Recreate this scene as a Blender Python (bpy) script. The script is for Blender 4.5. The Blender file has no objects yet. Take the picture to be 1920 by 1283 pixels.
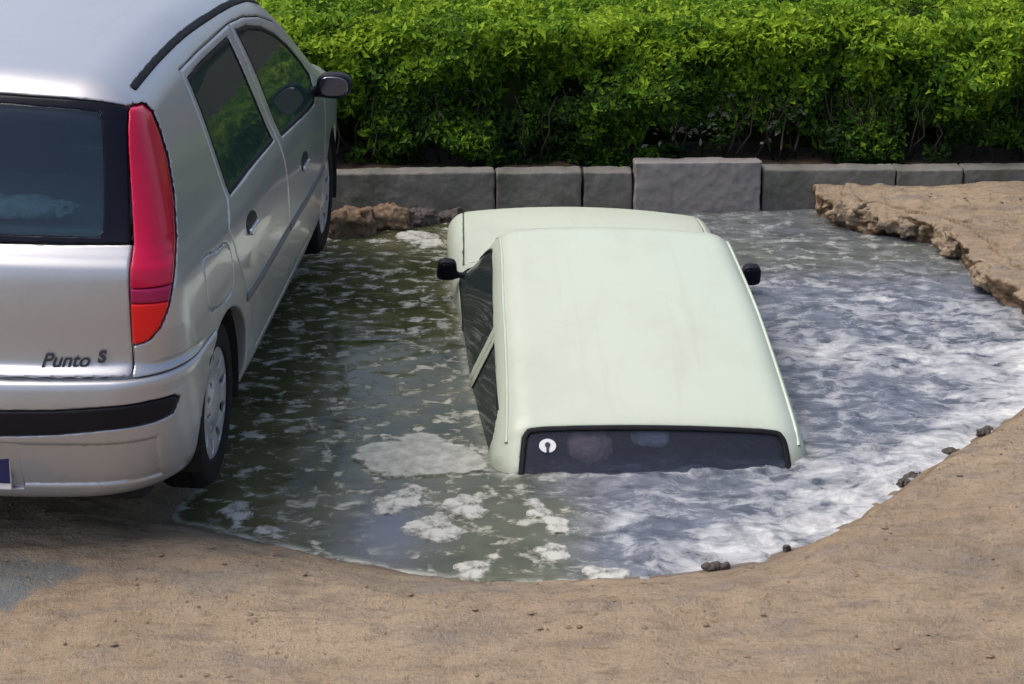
import bpy, math, random
import numpy as np
from mathutils import Vector, Matrix, Euler
random.seed(7)
sc = bpy.context.scene
COL = sc.collection
R = math.radians
# ---------------------------------------------------------------- camera, sky, sun, exposure
cam = bpy.data.cameras.new('camera'); co = bpy.data.objects.new('camera', cam); COL.objects.link(co)
cam.sensor_width = 36.0; cam.lens = 58.58; cam.clip_start = .05; cam.clip_end = 2000
co.location = (0, 0, 2.4675); co.rotation_euler = (math.pi/2 - .3682, 0, 0)
sc.camera = co
SUN_EL, SUN_AZ = 62, 268
w = bpy.data.worlds.new('World'); sc.world = w; w.use_nodes = True
wt = w.node_tree; sky = wt.nodes.new('ShaderNodeTexSky'); sky.sky_type = 'NISHITA'; sky.sun_disc = False
sky.sun_elevation = R(SUN_EL); sky.sun_rotation = R(SUN_AZ); sky.air_density = 1.0; sky.dust_density = 6.0; sky.ozone_density = 1.0
bg = wt.nodes['Background']; bg.inputs['Strength'].default_value = .15
wt.links.new(sky.outputs[0], bg.inputs[0])
sl = bpy.data.lights.new('sun', 'SUN'); sl.energy = 1.0; sl.angle = R(45); sl.color = (1, .96, .90)
so = bpy.data.objects.new('sun', sl); COL.objects.link(so)
ez, az = R(SUN_EL), R(SUN_AZ)
sdir = Vector((math.sin(az)*math.cos(ez), math.cos(az)*math.cos(ez), math.sin(ez)))
so.rotation_euler = sdir.to_track_quat('Z', 'Y').to_euler(); so.location = (0, 0, 12)
vs = sc.view_settings; vs.view_transform = 'Standard'; vs.look = 'None'; vs.gamma = 1; vs.exposure = 0.52
sc.cycles.max_bounces = 8; sc.cycles.transparent_max_bounces = 16
try: sc.cycles.use_denoising = True
except Exception: pass
# ---------------------------------------------------------------- object helpers
def tag(o, label=None, cat=None, group=None, kind=None):
    if label: o['label'] = label
    if cat: o['category'] = cat
    if group: o['group'] = group
    if kind: o['kind'] = kind
    return o
def empty(name, loc=(0,0,0), rot=(0,0,0)):
    o = bpy.data.objects.new(name, None); o.empty_display_size = .2
    COL.objects.link(o); o.location = loc; o.rotation_euler = rot; return o
def link(name, me, mat, parent=None, loc=None, rot=None):
    o = bpy.data.objects.new(name, me); COL.objects.link(o)
    if mat is not None: me.materials.append(mat)
    if parent is not None: o.parent = parent
    if loc: o.location = loc
    if rot: o.rotation_euler = rot
    return o
def npmesh(name, V, F4=None, F3=None, smooth=True, normals=None):
    me = bpy.data.meshes.new(name)
    V = np.asarray(V, np.float32); F4 = np.zeros((0,4), int) if F4 is None else np.asarray(F4); F3 = np.zeros((0,3), int) if F3 is None else np.asarray(F3)
    me.vertices.add(len(V)); me.vertices.foreach_set('co', V.ravel())
    loops = np.concatenate([F4.ravel(), F3.ravel()]).astype(np.int32)
    n4, n3 = len(F4), len(F3)
    me.loops.add(len(loops)); me.loops.foreach_set('vertex_index', loops)
    me.polygons.add(n4 + n3)
    st = np.concatenate([np.arange(n4)*4, n4*4 + np.arange(n3)*3]).astype(np.int32)
    me.polygons.foreach_set('loop_start', st)
    me.polygons.foreach_set('use_smooth', np.full(n4+n3, smooth))
    me.update(calc_edges=True); me.validate()
    if normals is not None: me.normals_split_custom_set_from_vertices([tuple(n) for n in normals])
    return me
def attr(me, name, vals):
    a = me.attributes.new(name, 'FLOAT', 'POINT'); a.data.foreach_set('value', np.asarray(vals, np.float32))
def field(name, f, lo, hi, h, mat, parent=None):
    """mesh the surface f = 0 inside a box (surface nets, then moved onto the surface); normals from the gradient"""
    lo = np.array(lo, float); B = 6
    n = np.ceil((np.array(hi) - lo) / (h*B)).astype(int); N = n*B
    g = [lo[k] + (np.arange(n[k]) + .5)*B*h for k in range(3)]
    X, Y, Z = np.meshgrid(*g, indexing='ij')
    c = f(X.ravel(), Y.ravel(), Z.ravel()).reshape(n)
    keep = np.abs(c) < B*h*1.5 + h
    big = np.repeat(np.repeat(np.repeat(c, B, 0), B, 1), B, 2)
    val = np.pad(big, ((0,1),)*3, mode='edge').astype(np.float32)
    m = np.pad(np.repeat(np.repeat(np.repeat(keep, B, 0), B, 1), B, 2), ((0,1),)*3)
    for ax in range(3): m |= np.roll(m, 1, ax)
    I = np.nonzero(m)
    val[I] = f(lo[0] + I[0]*h, lo[1] + I[1]*h, lo[2] + I[2]*h)
    s = val < 0
    s[0] = s[-1] = False; s[:,0] = s[:,-1] = False; s[:,:,0] = s[:,:,-1] = False
    val = np.where(s, val, np.maximum(val, 1e-6)); val = np.where(s, np.minimum(val, -1e-6), val)
    cnt = np.zeros(N, np.uint8)
    for a in (0,1):
        for b in (0,1):
            for d in (0,1): cnt += s[a:N[0]+a, b:N[1]+b, d:N[2]+d]
    A = np.array(np.nonzero((cnt > 0) & (cnt < 8)))
    acc = np.zeros((A.shape[1], 3)); num = np.zeros(A.shape[1])
    cor = [(a,b,d) for a in (0,1) for b in (0,1) for d in (0,1)]
    for p in cor:
        for ax in range(3):
            if p[ax]: continue
            q = list(p); q[ax] = 1
            v0 = val[A[0]+p[0], A[1]+p[1], A[2]+p[2]]; v1 = val[A[0]+q[0], A[1]+q[1], A[2]+q[2]]
            k = (v0 < 0) != (v1 < 0); t = np.where(k, v0/np.where(k, v0 - v1, 1), 0)
            P = np.tile(np.array(p, float), (A.shape[1],1)); P[:,ax] += t
            acc[k] += P[k]; num[k] += 1
    V = lo + (A.T + acc/num[:,None])*h
    idx = np.full(N, -1, int); idx[A[0],A[1],A[2]] = np.arange(A.shape[1])
    Fs = []
    for ax in range(3):
        o1, o2 = (ax+1) % 3, (ax+2) % 3
        sl0 = [slice(1, N[k]) for k in range(3)]; sl0[ax] = slice(0, N[ax]); sl1 = list(sl0); sl1[ax] = slice(1, N[ax]+1)
        a, b = s[tuple(sl0)], s[tuple(sl1)]
        E = np.array(np.nonzero(a != b)); off = np.ones(3, int); off[ax] = 0
        E += off[:,None]
        fl = s[E[0],E[1],E[2]]
        def cell(d1, d2):
            e = E.copy(); e[o1] += d1; e[o2] += d2; return idx[e[0],e[1],e[2]]
        q = np.stack([cell(-1,-1), cell(0,-1), cell(0,0), cell(-1,0)], 1)
        q[~fl] = q[~fl][:, ::-1]; Fs.append(q)
    F = np.concatenate(Fs)
    e = h*.15
    def grad(V, e):
        G = np.stack([f(V[:,0]+e*(k==0), V[:,1]+e*(k==1), V[:,2]+e*(k==2)) - f(V[:,0]-e*(k==0), V[:,1]-e*(k==1), V[:,2]-e*(k==2)) for k in range(3)], 1)/(2*e)
        return G
    for it in range(4):
        G = grad(V, e); d = f(V[:,0], V[:,1], V[:,2])
        st = d/np.maximum((G*G).sum(1), .25); st = np.clip(st, -.5*h, .5*h)
        V = V - G*st[:,None]
    G = grad(V, h*.35); G /= np.maximum(np.linalg.norm(G, axis=1), 1e-9)[:,None]
    me = npmesh(name, V, F, normals=G)
    return link(name, me, mat, parent)
# ---------------------------------------------------------------- numpy noise
def _hash(ix, iy, iz, seed):
    n = (ix*374761393 + iy*668265263 + iz*2147483647 + seed*1274126177) & 0xffffffff
    n = ((n ^ (n >> 13))*1274126177) & 0xffffffff
    return ((n ^ (n >> 16)) & 0xffff)/65535.0
def noise(x, y, z=None, seed=0):
    x = np.asarray(x, float); y = np.asarray(y, float); z = np.zeros_like(x) if z is None else np.asarray(z, float)
    ix, iy, iz = np.floor(x).astype(np.int64), np.floor(y).astype(np.int64), np.floor(z).astype(np.int64)
    fx, fy, fz = x-ix, y-iy, z-iz
    fx, fy, fz = [t*t*t*(t*(t*6-15)+10) for t in (fx, fy, fz)]
    r = 0
    for a in (0,1):
        for b in (0,1):
            for c in (0,1):
                r = r + (fx if a else 1-fx)*(fy if b else 1-fy)*(fz if c else 1-fz)*_hash(ix+a, iy+b, iz+c, seed)
    return r*2 - 1
def fbm(x, y, z=None, o=4, seed=0):
    r = 0; a = 1
    z = np.zeros_like(np.asarray(x, float)) if z is None else z
    for k in range(o):
        r = r + a*noise(x*2**k, y*2**k, z*2**k, seed+k); a *= .5
    return r
def sstep(t): t = np.clip(t, 0, 1); return t*t*(3 - 2*t)
# ---------------------------------------------------------------- materials
class NT:
    def __init__(s, name):
        s.m = bpy.data.materials.new(name); s.m.use_nodes = True; s.t = s.m.node_tree
        s.b = s.t.nodes['Principled BSDF']; s.out = s.t.nodes['Material Output']
    def n(s, kind, **kw):
        o = s.t.nodes.new(kind)
        for k, v in kw.items(): setattr(o, k, v)
        return o
    def l(s, a, b): s.t.links.new(a, b)
    def co(s, scale=(1,1,1)):
        t = s.n('ShaderNodeTexCoord'); m = s.n('ShaderNodeMapping'); m.inputs['Scale'].default_value = scale
        s.l(t.outputs['Object'], m.inputs[0]); return m.outputs[0]
    def noise(s, sc, det=4, rough=.55, co=None, dist=0):
        o = s.n('ShaderNodeTexNoise'); o.inputs['Scale'].default_value = sc; o.inputs['Detail'].default_value = det
        o.inputs['Roughness'].default_value = rough; o.inputs['Distortion'].default_value = dist
        s.l(co if co is not None else s.co(), o.inputs['Vector']); return o.outputs[0]
    def ramp(s, fac, stops):
        o = s.n('ShaderNodeValToRGB'); e = o.color_ramp.elements
        while len(e) < len(stops): e.new(.5)
        for el, (p, c) in zip(e, stops):
            el.position = p; el.color = (c, c, c, 1) if not hasattr(c, '__len__') else (*c[:3], 1)
        s.l(fac, o.inputs[0]); return o.outputs[0]
    def math(s, op, a, b=0., clamp=False):
        o = s.n('ShaderNodeMath', operation=op, use_clamp=clamp)
        for k, v in enumerate((a, b)):
            if isinstance(v, (int, float)): o.inputs[k].default_value = v
            else: s.l(v, o.inputs[k])
        return o.outputs[0]
    def mix(s, fac, a, b, mode='MIX'):
        o = s.n('ShaderNodeMix', data_type='RGBA', blend_type=mode)
        for sock, v in ((o.inputs[0], fac), (o.inputs[6], a), (o.inputs[7], b)):
            if isinstance(v, (int, float)): sock.default_value = v
            elif hasattr(v, '__len__'): sock.default_value = (*v[:3], 1)
            else: s.l(v, sock)
        return o.outputs[2]
    def attr(s, name): o = s.n('ShaderNodeAttribute'); o.attribute_name = name; return o.outputs['Fac']
    def bump(s, h, strength=.3, dist=.01):
        o = s.n('ShaderNodeBump'); o.inputs['Strength'].default_value = strength; o.inputs['Distance'].default_value = dist
        s.l(h, o.inputs['Height']); s.l(o.outputs[0], s.b.inputs['Normal']); return o
    def set(s, **kw):
        for k, v in kw.items():
            i = s.b.inputs[k.replace('_', ' ')]
            if hasattr(v, 'is_linked') or hasattr(v, 'node'): s.l(v, i)
            elif hasattr(v, '__len__'): i.default_value = (*v[:3], 1)
            else: i.default_value = v
        return s.m
def plain(name, col, rough=.5, metal=0., var=.12, sc=6, coat=0., spec=.5):
    t = NT(name); nz = t.noise(sc, 5)
    c = t.mix(nz, [x*(1-var) for x in col], [min(1, x*(1+var)) for x in col])
    t.set(Base_Color=c, Roughness=rough, Metallic=metal, Coat_Weight=coat, Coat_Roughness=.06, Specular_IOR_Level=spec)
    t.l(t.ramp(t.noise(sc*3, 4), [(.3, max(0, rough-.06)), (.7, min(1, rough+.06))]), t.b.inputs['Roughness'])
    return t.m
def paint_mat(name, col, metal, rough, dirt, wet=None):
    t = NT(name)
    fine = t.noise(900, 2); c = t.mix(fine, [x*.94 for x in col], [min(1, x*1.06) for x in col])
    d = t.ramp(t.noise(2.3, 7, .65), [(.48, 0.), (.72, dirt)])
    sk = t.ramp(t.noise(1, 5, .6, t.co((16, .9, 16))), [(.56, 0.), (.72, dirt*.9)]); c = t.mix(sk, c, (.30, .29, .22))
    if wet is not None:      # grimy tide mark just above the waterline
        ge = t.n('ShaderNodeNewGeometry'); sx = t.n('ShaderNodeSeparateXYZ'); t.l(ge.outputs['Position'], sx.inputs[0])
        wl = t.ramp(t.math('ADD', t.math('MULTIPLY', t.math('SUBTRACT', wet, sx.outputs[2]), 9.), t.math('MULTIPLY', t.noise(9, 5), .9), True), [(.40, 0.), (.75, .6)])
        c = t.mix(wl, c, (.17, .175, .12))
    t.set(Base_Color=t.mix(d, c, (.23, .19, .15)), Metallic=metal, Roughness=t.mix(d, (rough,)*3, (.6,)*3), Coat_Weight=.6 if metal else .2, Coat_Roughness=.05 if metal else .15)
    t.bump(t.noise(5, 2), .04, .01)
    return t.m
def glass_mat(name, tint, opac, refl_tint=None, ior=1.5):
    t = NT(name)
    tr = t.n('ShaderNodeBsdfTransparent'); tr.inputs[0].default_value = (*tint, 1)
    di = t.n('ShaderNodeBsdfDiffuse'); di.inputs[0].default_value = (*refl_tint, 1) if refl_tint else (tint[0]*.15, tint[1]*.15, tint[2]*.15, 1)  # diffuse tint painted into the pane in place of reflections
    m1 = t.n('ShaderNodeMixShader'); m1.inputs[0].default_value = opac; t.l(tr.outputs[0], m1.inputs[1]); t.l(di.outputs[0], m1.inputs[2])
    gl = t.n('ShaderNodeBsdfGlossy'); gl.inputs['Roughness'].default_value = .03
    fr = t.n('ShaderNodeFresnel'); fr.inputs[0].default_value = ior
    m2 = t.n('ShaderNodeMixShader'); t.l(fr.outputs[0], m2.inputs[0]); t.l(m1.outputs[0], m2.inputs[1]); t.l(gl.outputs[0], m2.inputs[2])
    t.l(m2.outputs[0], t.out.inputs[0]); return t.m
M = {}
M['silver'] = paint_mat('silver_paint', (.47, .48, .51), .62, .33, .14)
M['green'] = paint_mat('pale_green_paint', (.455, .515, .425), 0., .48, .16, -.10)
M['glass'] = glass_mat('tinted_glass', (.30, .42, .38), .62, (.034, .074, .068), 1.45)  # teal diffuse part stands in for reflected greenery
M['side_glass'] = glass_mat('saloon_side_glass', (.26, .30, .32), .84, (.040, .055, .058), 1.36)
M['rear_glass'] = glass_mat('rear_glass', (.74, .84, .88), .20, (.018, .05, .095), 1.42)  # blue diffuse part stands in for reflected sky
M['saloon_glass'] = glass_mat('saloon_rear_glass', (.80, .82, .88), .15, (.080, .085, .115), 1.42)
M['black_glass'] = plain('black_enamel_glass', (.006, .007, .014), .08, spec=.12)
M['strip'] = plain('grey_strip', (.10, .10, .11), .5)
M['rubber'] = plain('black_rubber', (.008, .008, .010), .6, spec=.2)
M['plastic'] = plain('black_plastic', (.010, .010, .016), .5, spec=.2)
M['dark'] = plain('dark_lining', (.01, .01, .01), .9)
M['seat'] = plain('grey_seat_cloth', (.06, .062, .07), .9)
M['tyre'] = plain('tyre_rubber', (.009, .009, .010), .8, sc=20, spec=.2)
M['cover'] = plain('silver_wheel_cover', (.42, .43, .46), .35, .5, sc=14)
M['chrome'] = plain('dull_metal', (.55, .55, .57), .3, .9)
M['white'] = plain('white_plastic', (.75, .75, .75), .45)
M['blue_band'] = plain('dark_blue_film', (.008, .015, .09), .35)
M['mirror'] = plain('mirror_glass', (.16, .18, .24), .12, 1.)
def lamp_mat(name, col, em=0):
    t = NT(name); wv = t.n('ShaderNodeTexWave'); wv.inputs['Scale'].default_value = 40; wv.bands_direction = 'Z'
    t.l(t.co(), wv.inputs[0]); c = t.mix(wv.outputs[1], [x*.94 for x in col], col)
    t.set(Base_Color=c, Roughness=.2, Coat_Weight=.25, Coat_Roughness=.05, Specular_IOR_Level=.3); return t.m
M['red'] = lamp_mat('red_lens', (.50, .002, .045)); M['orange'] = lamp_mat('bright_red_lens', (.80, .010, .012)); M['violet'] = lamp_mat('violet_lens', (.34, .008, .075))
M['clear'] = lamp_mat('clear_lens', (.55, .57, .6))
# ---------------------------------------------------------------- curves and distance fields
def curve(pts):
    xs = np.array([p[0] for p in pts], float); ys = np.array([p[1] for p in pts], float)
    d = np.diff(ys) / np.diff(xs)
    m = np.empty_like(ys); m[0] = d[0]; m[-1] = d[-1]
    for i in range(1, len(xs) - 1):
        if d[i-1] * d[i] <= 0: m[i] = 0
        else:
            h0, h1 = xs[i] - xs[i-1], xs[i+1] - xs[i]
            w1, w2 = 2*h1 + h0, h1 + 2*h0
            m[i] = (w1 + w2) / (w1 / d[i-1] + w2 / d[i])
    def f(x):
        x = np.clip(x, xs[0], xs[-1])
        i = np.clip(np.searchsorted(xs, x) - 1, 0, len(xs) - 2)
        h = xs[i+1] - xs[i]; t = (x - xs[i]) / h
        t2 = t*t; t3 = t2*t
        return ys[i]*(2*t3 - 3*t2 + 1) + m[i]*h*(t3 - 2*t2 + t) + ys[i+1]*(3*t2 - 2*t3) + m[i+1]*h*(t3 - t2)
    return f
def smax(a, b, k):
    h = np.maximum(k - np.abs(a - b), 0) / k
    return np.maximum(a, b) + h*h*k*0.25
def smin(a, b, k): return -smax(-a, -b, k)
def poly2(u, v, pts):
    """signed distance to a closed polygon, negative inside"""
    p = np.array(pts, float); n = len(p)
    d = np.full(u.shape, 1e9); s = np.zeros(u.shape, bool)
    for i in range(n):
        a = p[i]; b = p[(i+1) % n]; e = b - a
        wu, wv = u - a[0], v - a[1]
        t = np.clip((wu*e[0] + wv*e[1]) / (e @ e), 0, 1)
        d = np.minimum(d, (wu - e[0]*t)**2 + (wv - e[1]*t)**2)
        if b[1] != a[1]:
            c = ((a[1] > v) != (b[1] > v)) & (u < (b[0]-a[0]) * (v - a[1]) / (b[1]-a[1]) + a[0])
            s ^= c
    return np.where(s, -1, 1) * np.sqrt(d)
def seg2(u, v, pts):
    """distance to an open polyline"""
    p = np.array(pts, float); d = np.full(u.shape, 1e9)
    for a, b in zip(p[:-1], p[1:]):
        e = b - a; wu, wv = u - a[0], v - a[1]
        t = np.clip((wu*e[0] + wv*e[1]) / (e @ e), 0, 1)
        d = np.minimum(d, (wu - e[0]*t)**2 + (wv - e[1]*t)**2)
    return np.sqrt(d)
def smooth_pts(pts, n=6, closed=True):
    """Catmull-Rom through the points"""
    p = [np.array(q, float) for q in pts]; out = []
    N = len(p)
    rng = range(N) if closed else range(N - 1)
    for i in rng:
        p0 = p[(i-1) % N] if closed or i > 0 else p[i]
        p1 = p[i]; p2 = p[(i+1) % N]
        p3 = p[(i+2) % N] if closed or i + 2 < N else p2
        for k in range(n):
            t = k / n
            out.append(tuple(0.5*((2*p1) + (p2-p0)*t + (2*p0-5*p1+4*p2-p3)*t*t + (3*p1-p0-3*p2+p3)*t**3)))
    if not closed: out.append(tuple(p[-1]))
    return out
# ---------------------------------------------------------------- silver hatchback, local axes: x right, y forward from the tail, z up
SW = 0.884
S_W = curve([(.10,.60),(.20,.675),(.28,.712),(.40,.727),(.55,.737),(.70,.736),(.80,.728),(.86,.716),(.91,.697),(.96,.676),(1.05,.645),(1.2,.592),(1.33,.538),(1.42,.495),(1.6,.40)])
S_P = curve([(-.3,.86),(0,.91),(.3,.95),(.7,.978),(1.2,1.),(2.2,1.),(2.8,.985),(3.3,.95),(3.8,.86),(4.1,.8)])
S_B = curve([(.10,.14),(.22,.065),(.30,.035),(.42,.010),(.52,.0),(.58,.008),(.62,.03),(.65,.062),(.70,.070),(.80,.078),(.88,.090),(.93,.105),(.96,.130),(1.0,.165),(1.1,.222),(1.2,.272),(1.36,.345),(1.5,.42),(1.7,.53)])
S_R = curve([(-.3,1.36),(.1,1.395),(.3,1.418),(.5,1.44),(.9,1.472),(1.3,1.485),(1.8,1.472),(2.15,1.43),(2.35,1.375),(2.55,1.275),(2.8,1.12),(3.0,1.0),(3.1,.955),(3.25,.92),(3.5,.845),(3.7,.75),(3.8,.62),(3.9,.4)])
S_F = curve([(.1,3.70),(.3,3.80),(.5,3.83),(.7,3.78),(.9,3.6),(1.1,3.4)])
S_WHEELS = (.66, 3.12)
def slope(f, x): return (f(x + 2e-3) - f(x - 2e-3)) / 4e-3
def s_side(x, y, z):
    w = S_W(z); p = S_P(y)
    return (np.abs(x) - w*p) / np.sqrt(1 + (slope(S_W, z)*p)**2)
def s_rear(x, y, z):
    c = .10 + .12*np.clip((1.0 - z)/.5, 0, 1)
    return (S_B(z) + c*x*x - y) / np.sqrt(1 + slope(S_B, z)**2 + (2*c*x)**2)
def s_roof(x, y, z):
    return (z - S_R(y) + .11*x*x) / np.sqrt(1 + slope(S_R, y)**2 + (.22*x)**2)
def s_solid(x, y, z):
    d = smax(s_roof(x, y, z), s_side(x, y, z), .12)
    r = s_rear(x, y, z)
    d = smax(d, r, .10 + .12*np.clip((.75 - z)/.2, 0, 1))
    f = (y - S_F(z) + .22*x*x) / np.sqrt(1 + slope(S_F, z)**2)
    d = smax(d, f, .2)
    return smax(d, .19 - z, .05)
# ---------------------------------------------------------------- pale green saloon, local axes: origin on the rear edge of the roof
V_W = curve([(-1.3,.60),(-1.0,.70),(-.72,.725),(-.56,.715),(-.49,.695),(-.45,.686),(-.40,.668),(-.25,.618),(-.1,.570),(0,.540),(.15,.51)])
V_P = curve([(-1.5,.92),(-.6,.97),(0,1.),(.7,.99),(1.42,.945),(1.9,.955),(2.6,.94),(3.0,.9)])
V_R = curve([(-1.40,-.95),(-1.30,-.62),(-1.2,-.52),(-1.05,-.485),(-.62,-.455),(-.52,-.425),(-.40,-.335),(-.06,-.045),(-.01,-.008),(.05,.010),(.3,.044),(.7,.066),(1.1,.060),(1.33,.042),(1.42,.015),(1.5,-.06),(1.85,-.40),(1.93,-.445),(2.05,-.455),(2.35,-.475),(2.6,-.52),(2.7,-.57),(2.78,-.75)])
def v_side(x, y, z):
    p = V_P(y); return (np.abs(x) - V_W(z)*p) / np.sqrt(1 + (slope(V_W, z)*p)**2)
def v_roof(x, y, z):
    return (z - V_R(y) + .11*x*x) / np.sqrt(1 + slope(V_R, y)**2 + (.22*x)**2)
def v_solid(x, y, z):
    d = smax(v_roof(x, y, z), v_side(x, y, z), .10)
    d = smax(d, -1.36 - y + .1*x*x, .12)
    d = smax(d, y - 2.76 + .1*x*x, .12)
    return smax(d, -1.15 - z, .05)
# ---------------------------------------------------------------- the setting
WATER = -.14
PIT = smooth_pts([(-1.17,5.10),(-1.02,5.01),(-.85,4.92),(-.70,4.85),(-.53,4.78),(-.34,4.70),(-.14,4.655),(.07,4.64),(.25,4.645),(.49,4.67),(.68,4.72),(.91,4.85),(1.07,4.96),(1.27,5.16),(1.45,5.37),(1.65,5.59),(1.82,5.78),(2.0,5.99),(2.2,6.35),
    (2.27,6.75),(2.25,7.1),(2.20,7.5),(2.16,7.85),(2.13,8.1),(1.98,8.22),(1.80,8.36),(1.66,8.46),(1.62,8.62),(1.55,8.85),(.6,8.85),(-.5,8.85),(-1.05,8.85),(-1.02,8.45),(-1.05,8.1),(-1.06,7.8),(-1.16,7.4),(-1.22,6.6),(-1.16,5.9),(-1.10,5.45)], 4)
def ground_z(x, y):
    d = poly2(x, y, PIT)
    right = sstep((x - 1.55)/.25)*sstep((y - 6.15)/.5)
    back = sstep((y - 7.6)/.6)
    c = np.maximum(right, back)
    rr = sstep((x - .75)/.5)
    d = d + c*(.035*fbm(x*6, y*6, seed=3) + .016*noise(x*22, y*22, seed=5)) + (1-c)*(.012*fbm(x*5, y*5, seed=9) + .012*rr*noise(x*16, y*16, seed=8))
    d = d - .11*c
    s = .035*c + (1-c)*(.42 - .27*rr)
    up = .14 + .015*c*noise(x*3, y*3, seed=2)
    prof = sstep(np.clip(d/s, 0, 1)*.5 + .5)*2 - 1
    out = WATER + up*prof
    drop = .05*c + (1-c)*.45
    ins = WATER - .55*sstep(-d/drop)
    z = np.where(d > 0, out, ins)
    far = sstep(d/.1)
    z += far*(.010*fbm(x*2.2, y*2.2, seed=11) + .008*fbm(x*8, y*15, seed=12) + c*.012*fbm(x*13, y*13, seed=14)*sstep(1 - d/.8))
    z += .035*sstep((-1.9 - x)/.6)*sstep((7.5 - y)/1.0)
    return z, d
def axis(a, b, h, far):
    mid = np.arange(a, b + h/2, h); g = []; st = h
    while True:
        st *= 1.25; g.append(st)
        if sum(g) > far: break
    e = np.cumsum(g); return np.concatenate([(a - e)[::-1], mid, b + e])
def grid_mesh(name, xs, ys, zf, keep=None):
    X, Y = np.meshgrid(xs, ys, indexing='ij'); x, y = X.ravel(), Y.ravel()
    z = zf(x, y); nx, ny = len(xs), len(ys)
    i = np.arange(nx*ny).reshape(nx, ny)
    F = np.stack([i[:-1,:-1].ravel(), i[1:,:-1].ravel(), i[1:,1:].ravel(), i[:-1,1:].ravel()], 1)
    V = np.stack([x, y, z], 1)
    if keep is not None:
        F = F[keep[F].any(1)]; used = np.unique(F); mp = np.full(len(V), -1); mp[used] = np.arange(len(used)); V = V[used]; F = mp[F]
    return npmesh(name, V, F), V
# ground: dusty brown road surface with a washed out pit
t = NT('dusty_ground')
cs = t.co((1, 1.5, 1))
big = t.noise(1.1, 6, .6, cs); med = t.noise(7, 6, .62, cs); fin = t.noise(70, 4, .6); grit = t.noise(260, 2, .6)
c = t.mix(t.ramp(big, [(.35, 0.), (.68, 1.)]), (.252, .192, .128), (.330, .260, .178))
c = t.mix(t.ramp(med, [(.42, 0.), (.75, .55)]), c, (.37, .295, .215))
c = t.mix(t.ramp(t.noise(3.2, 6, .6, t.co((1.0, 2.4, 1)), .4), [(.52, 0.), (.66, .6)]), c, (.19, .165, .150))
c = t.mix(t.ramp(t.noise(28, 5, .6, t.co((.7, 1.2, 1))), [(.34, .5), (.46, 0.)]), c, (.15, .108, .078))
c = t.mix(t.ramp(t.noise(6, 5, .6, t.co((.45, 3.2, 1)), .2), [(.54, 0.), (.68, .45)]), c, (.165, .125, .092))
c = t.mix(t.ramp(fin, [(.38, .22), (.5, 0.)]), c, (.13, .09, .065))
c = t.mix(t.ramp(grit, [(.62, 0.), (.70, .22)]), c, (.40, .33, .26))
ge = t.n('ShaderNodeNewGeometry'); sx = t.n('ShaderNodeSeparateXYZ'); t.l(ge.outputs['Position'], sx.inputs[0])
wet = t.math('ADD', sx.outputs[2], t.math('MULTIPLY', med, .03))
wet = t.ramp(t.math('ADD', t.math('MULTIPLY', wet, 5.), .62, True), [(.02, 1.), (.16, 0.)])
c = t.mix(t.math('MULTIPLY', wet, .55), c, (.085, .062, .045))
stain = t.attr('stain')
c = t.mix(t.math('MULTIPLY', stain, t.ramp(med, [(.3, .6), (.6, 1.)])), c, t.mix(fin, (.085, .10, .105), (.17, .185, .195)))
dent_shade = t.ramp(t.noise(10, 3, .5, t.co((.55, 1.6, 1)), .3), [(.60, 0.), (.70, .30)])  # dark dabs painted as the shade of small dents
c = t.mix(dent_shade, c, (.105, .080, .060))
c = t.mix(t.attr('broken'), c, t.mix(fin, (.10, .065, .04), (.22, .15, .09)))
rg = t.mix(wet, (.9,)*3, (.35,)*3)
t.set(Base_Color=c, Roughness=rg, Specular_IOR_Level=.25)
t.bump(t.math('ADD', t.math('MULTIPLY', fin, .6), t.math('ADD', t.math('MULTIPLY', grit, .25), med)), .8, .03)
M['ground'] = t.m
gx = axis(-1.9, 3.0, .0125, 250); gy = np.concatenate([axis(4.2, 8.8, .0125, 250)[:]])
gy = gy[gy < 8.80]
me, V = grid_mesh('ground', gx, gy, lambda x, y: ground_z(x, y)[0])
x, y, z = V.T
dd = poly2(x, y, PIT)
st = np.clip(2.5*(1.1 - (((x + 1.60)/.30)**2 + ((y - 4.42)/.17)**2) + .55*fbm(x*8, y*10, seed=31)), 0, 1)
for cx, cy, rx, ry, k in ((-.80, 4.42, .24, .10, .35), (-.25, 4.42, .3, .06, .4), (-.55, 4.50, .35, .09, .25), (1.35,4.55,.3,.1,.2)):
    st = np.maximum(st, k*np.clip(1.4 - (((x - cx)/rx)**2 + ((y - cy)/ry)**2) + .7*fbm(x*9, y*12, seed=33), 0, 1))
attr(me, 'stain', st)
gz = np.abs(np.gradient(z.reshape(len(gx), len(gy)), .0125, axis=0)) + np.abs(np.gradient(z.reshape(len(gx), len(gy)), .0125, axis=1))
core = ((x > -1.9) & (x < 3.0) & (y > 4.2))
attr(me, 'broken', np.where(core, np.clip((gz.ravel() - .55)*.8, 0, .9), 0))
tag(link('ground', me, M['ground']), kind='structure')
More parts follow.
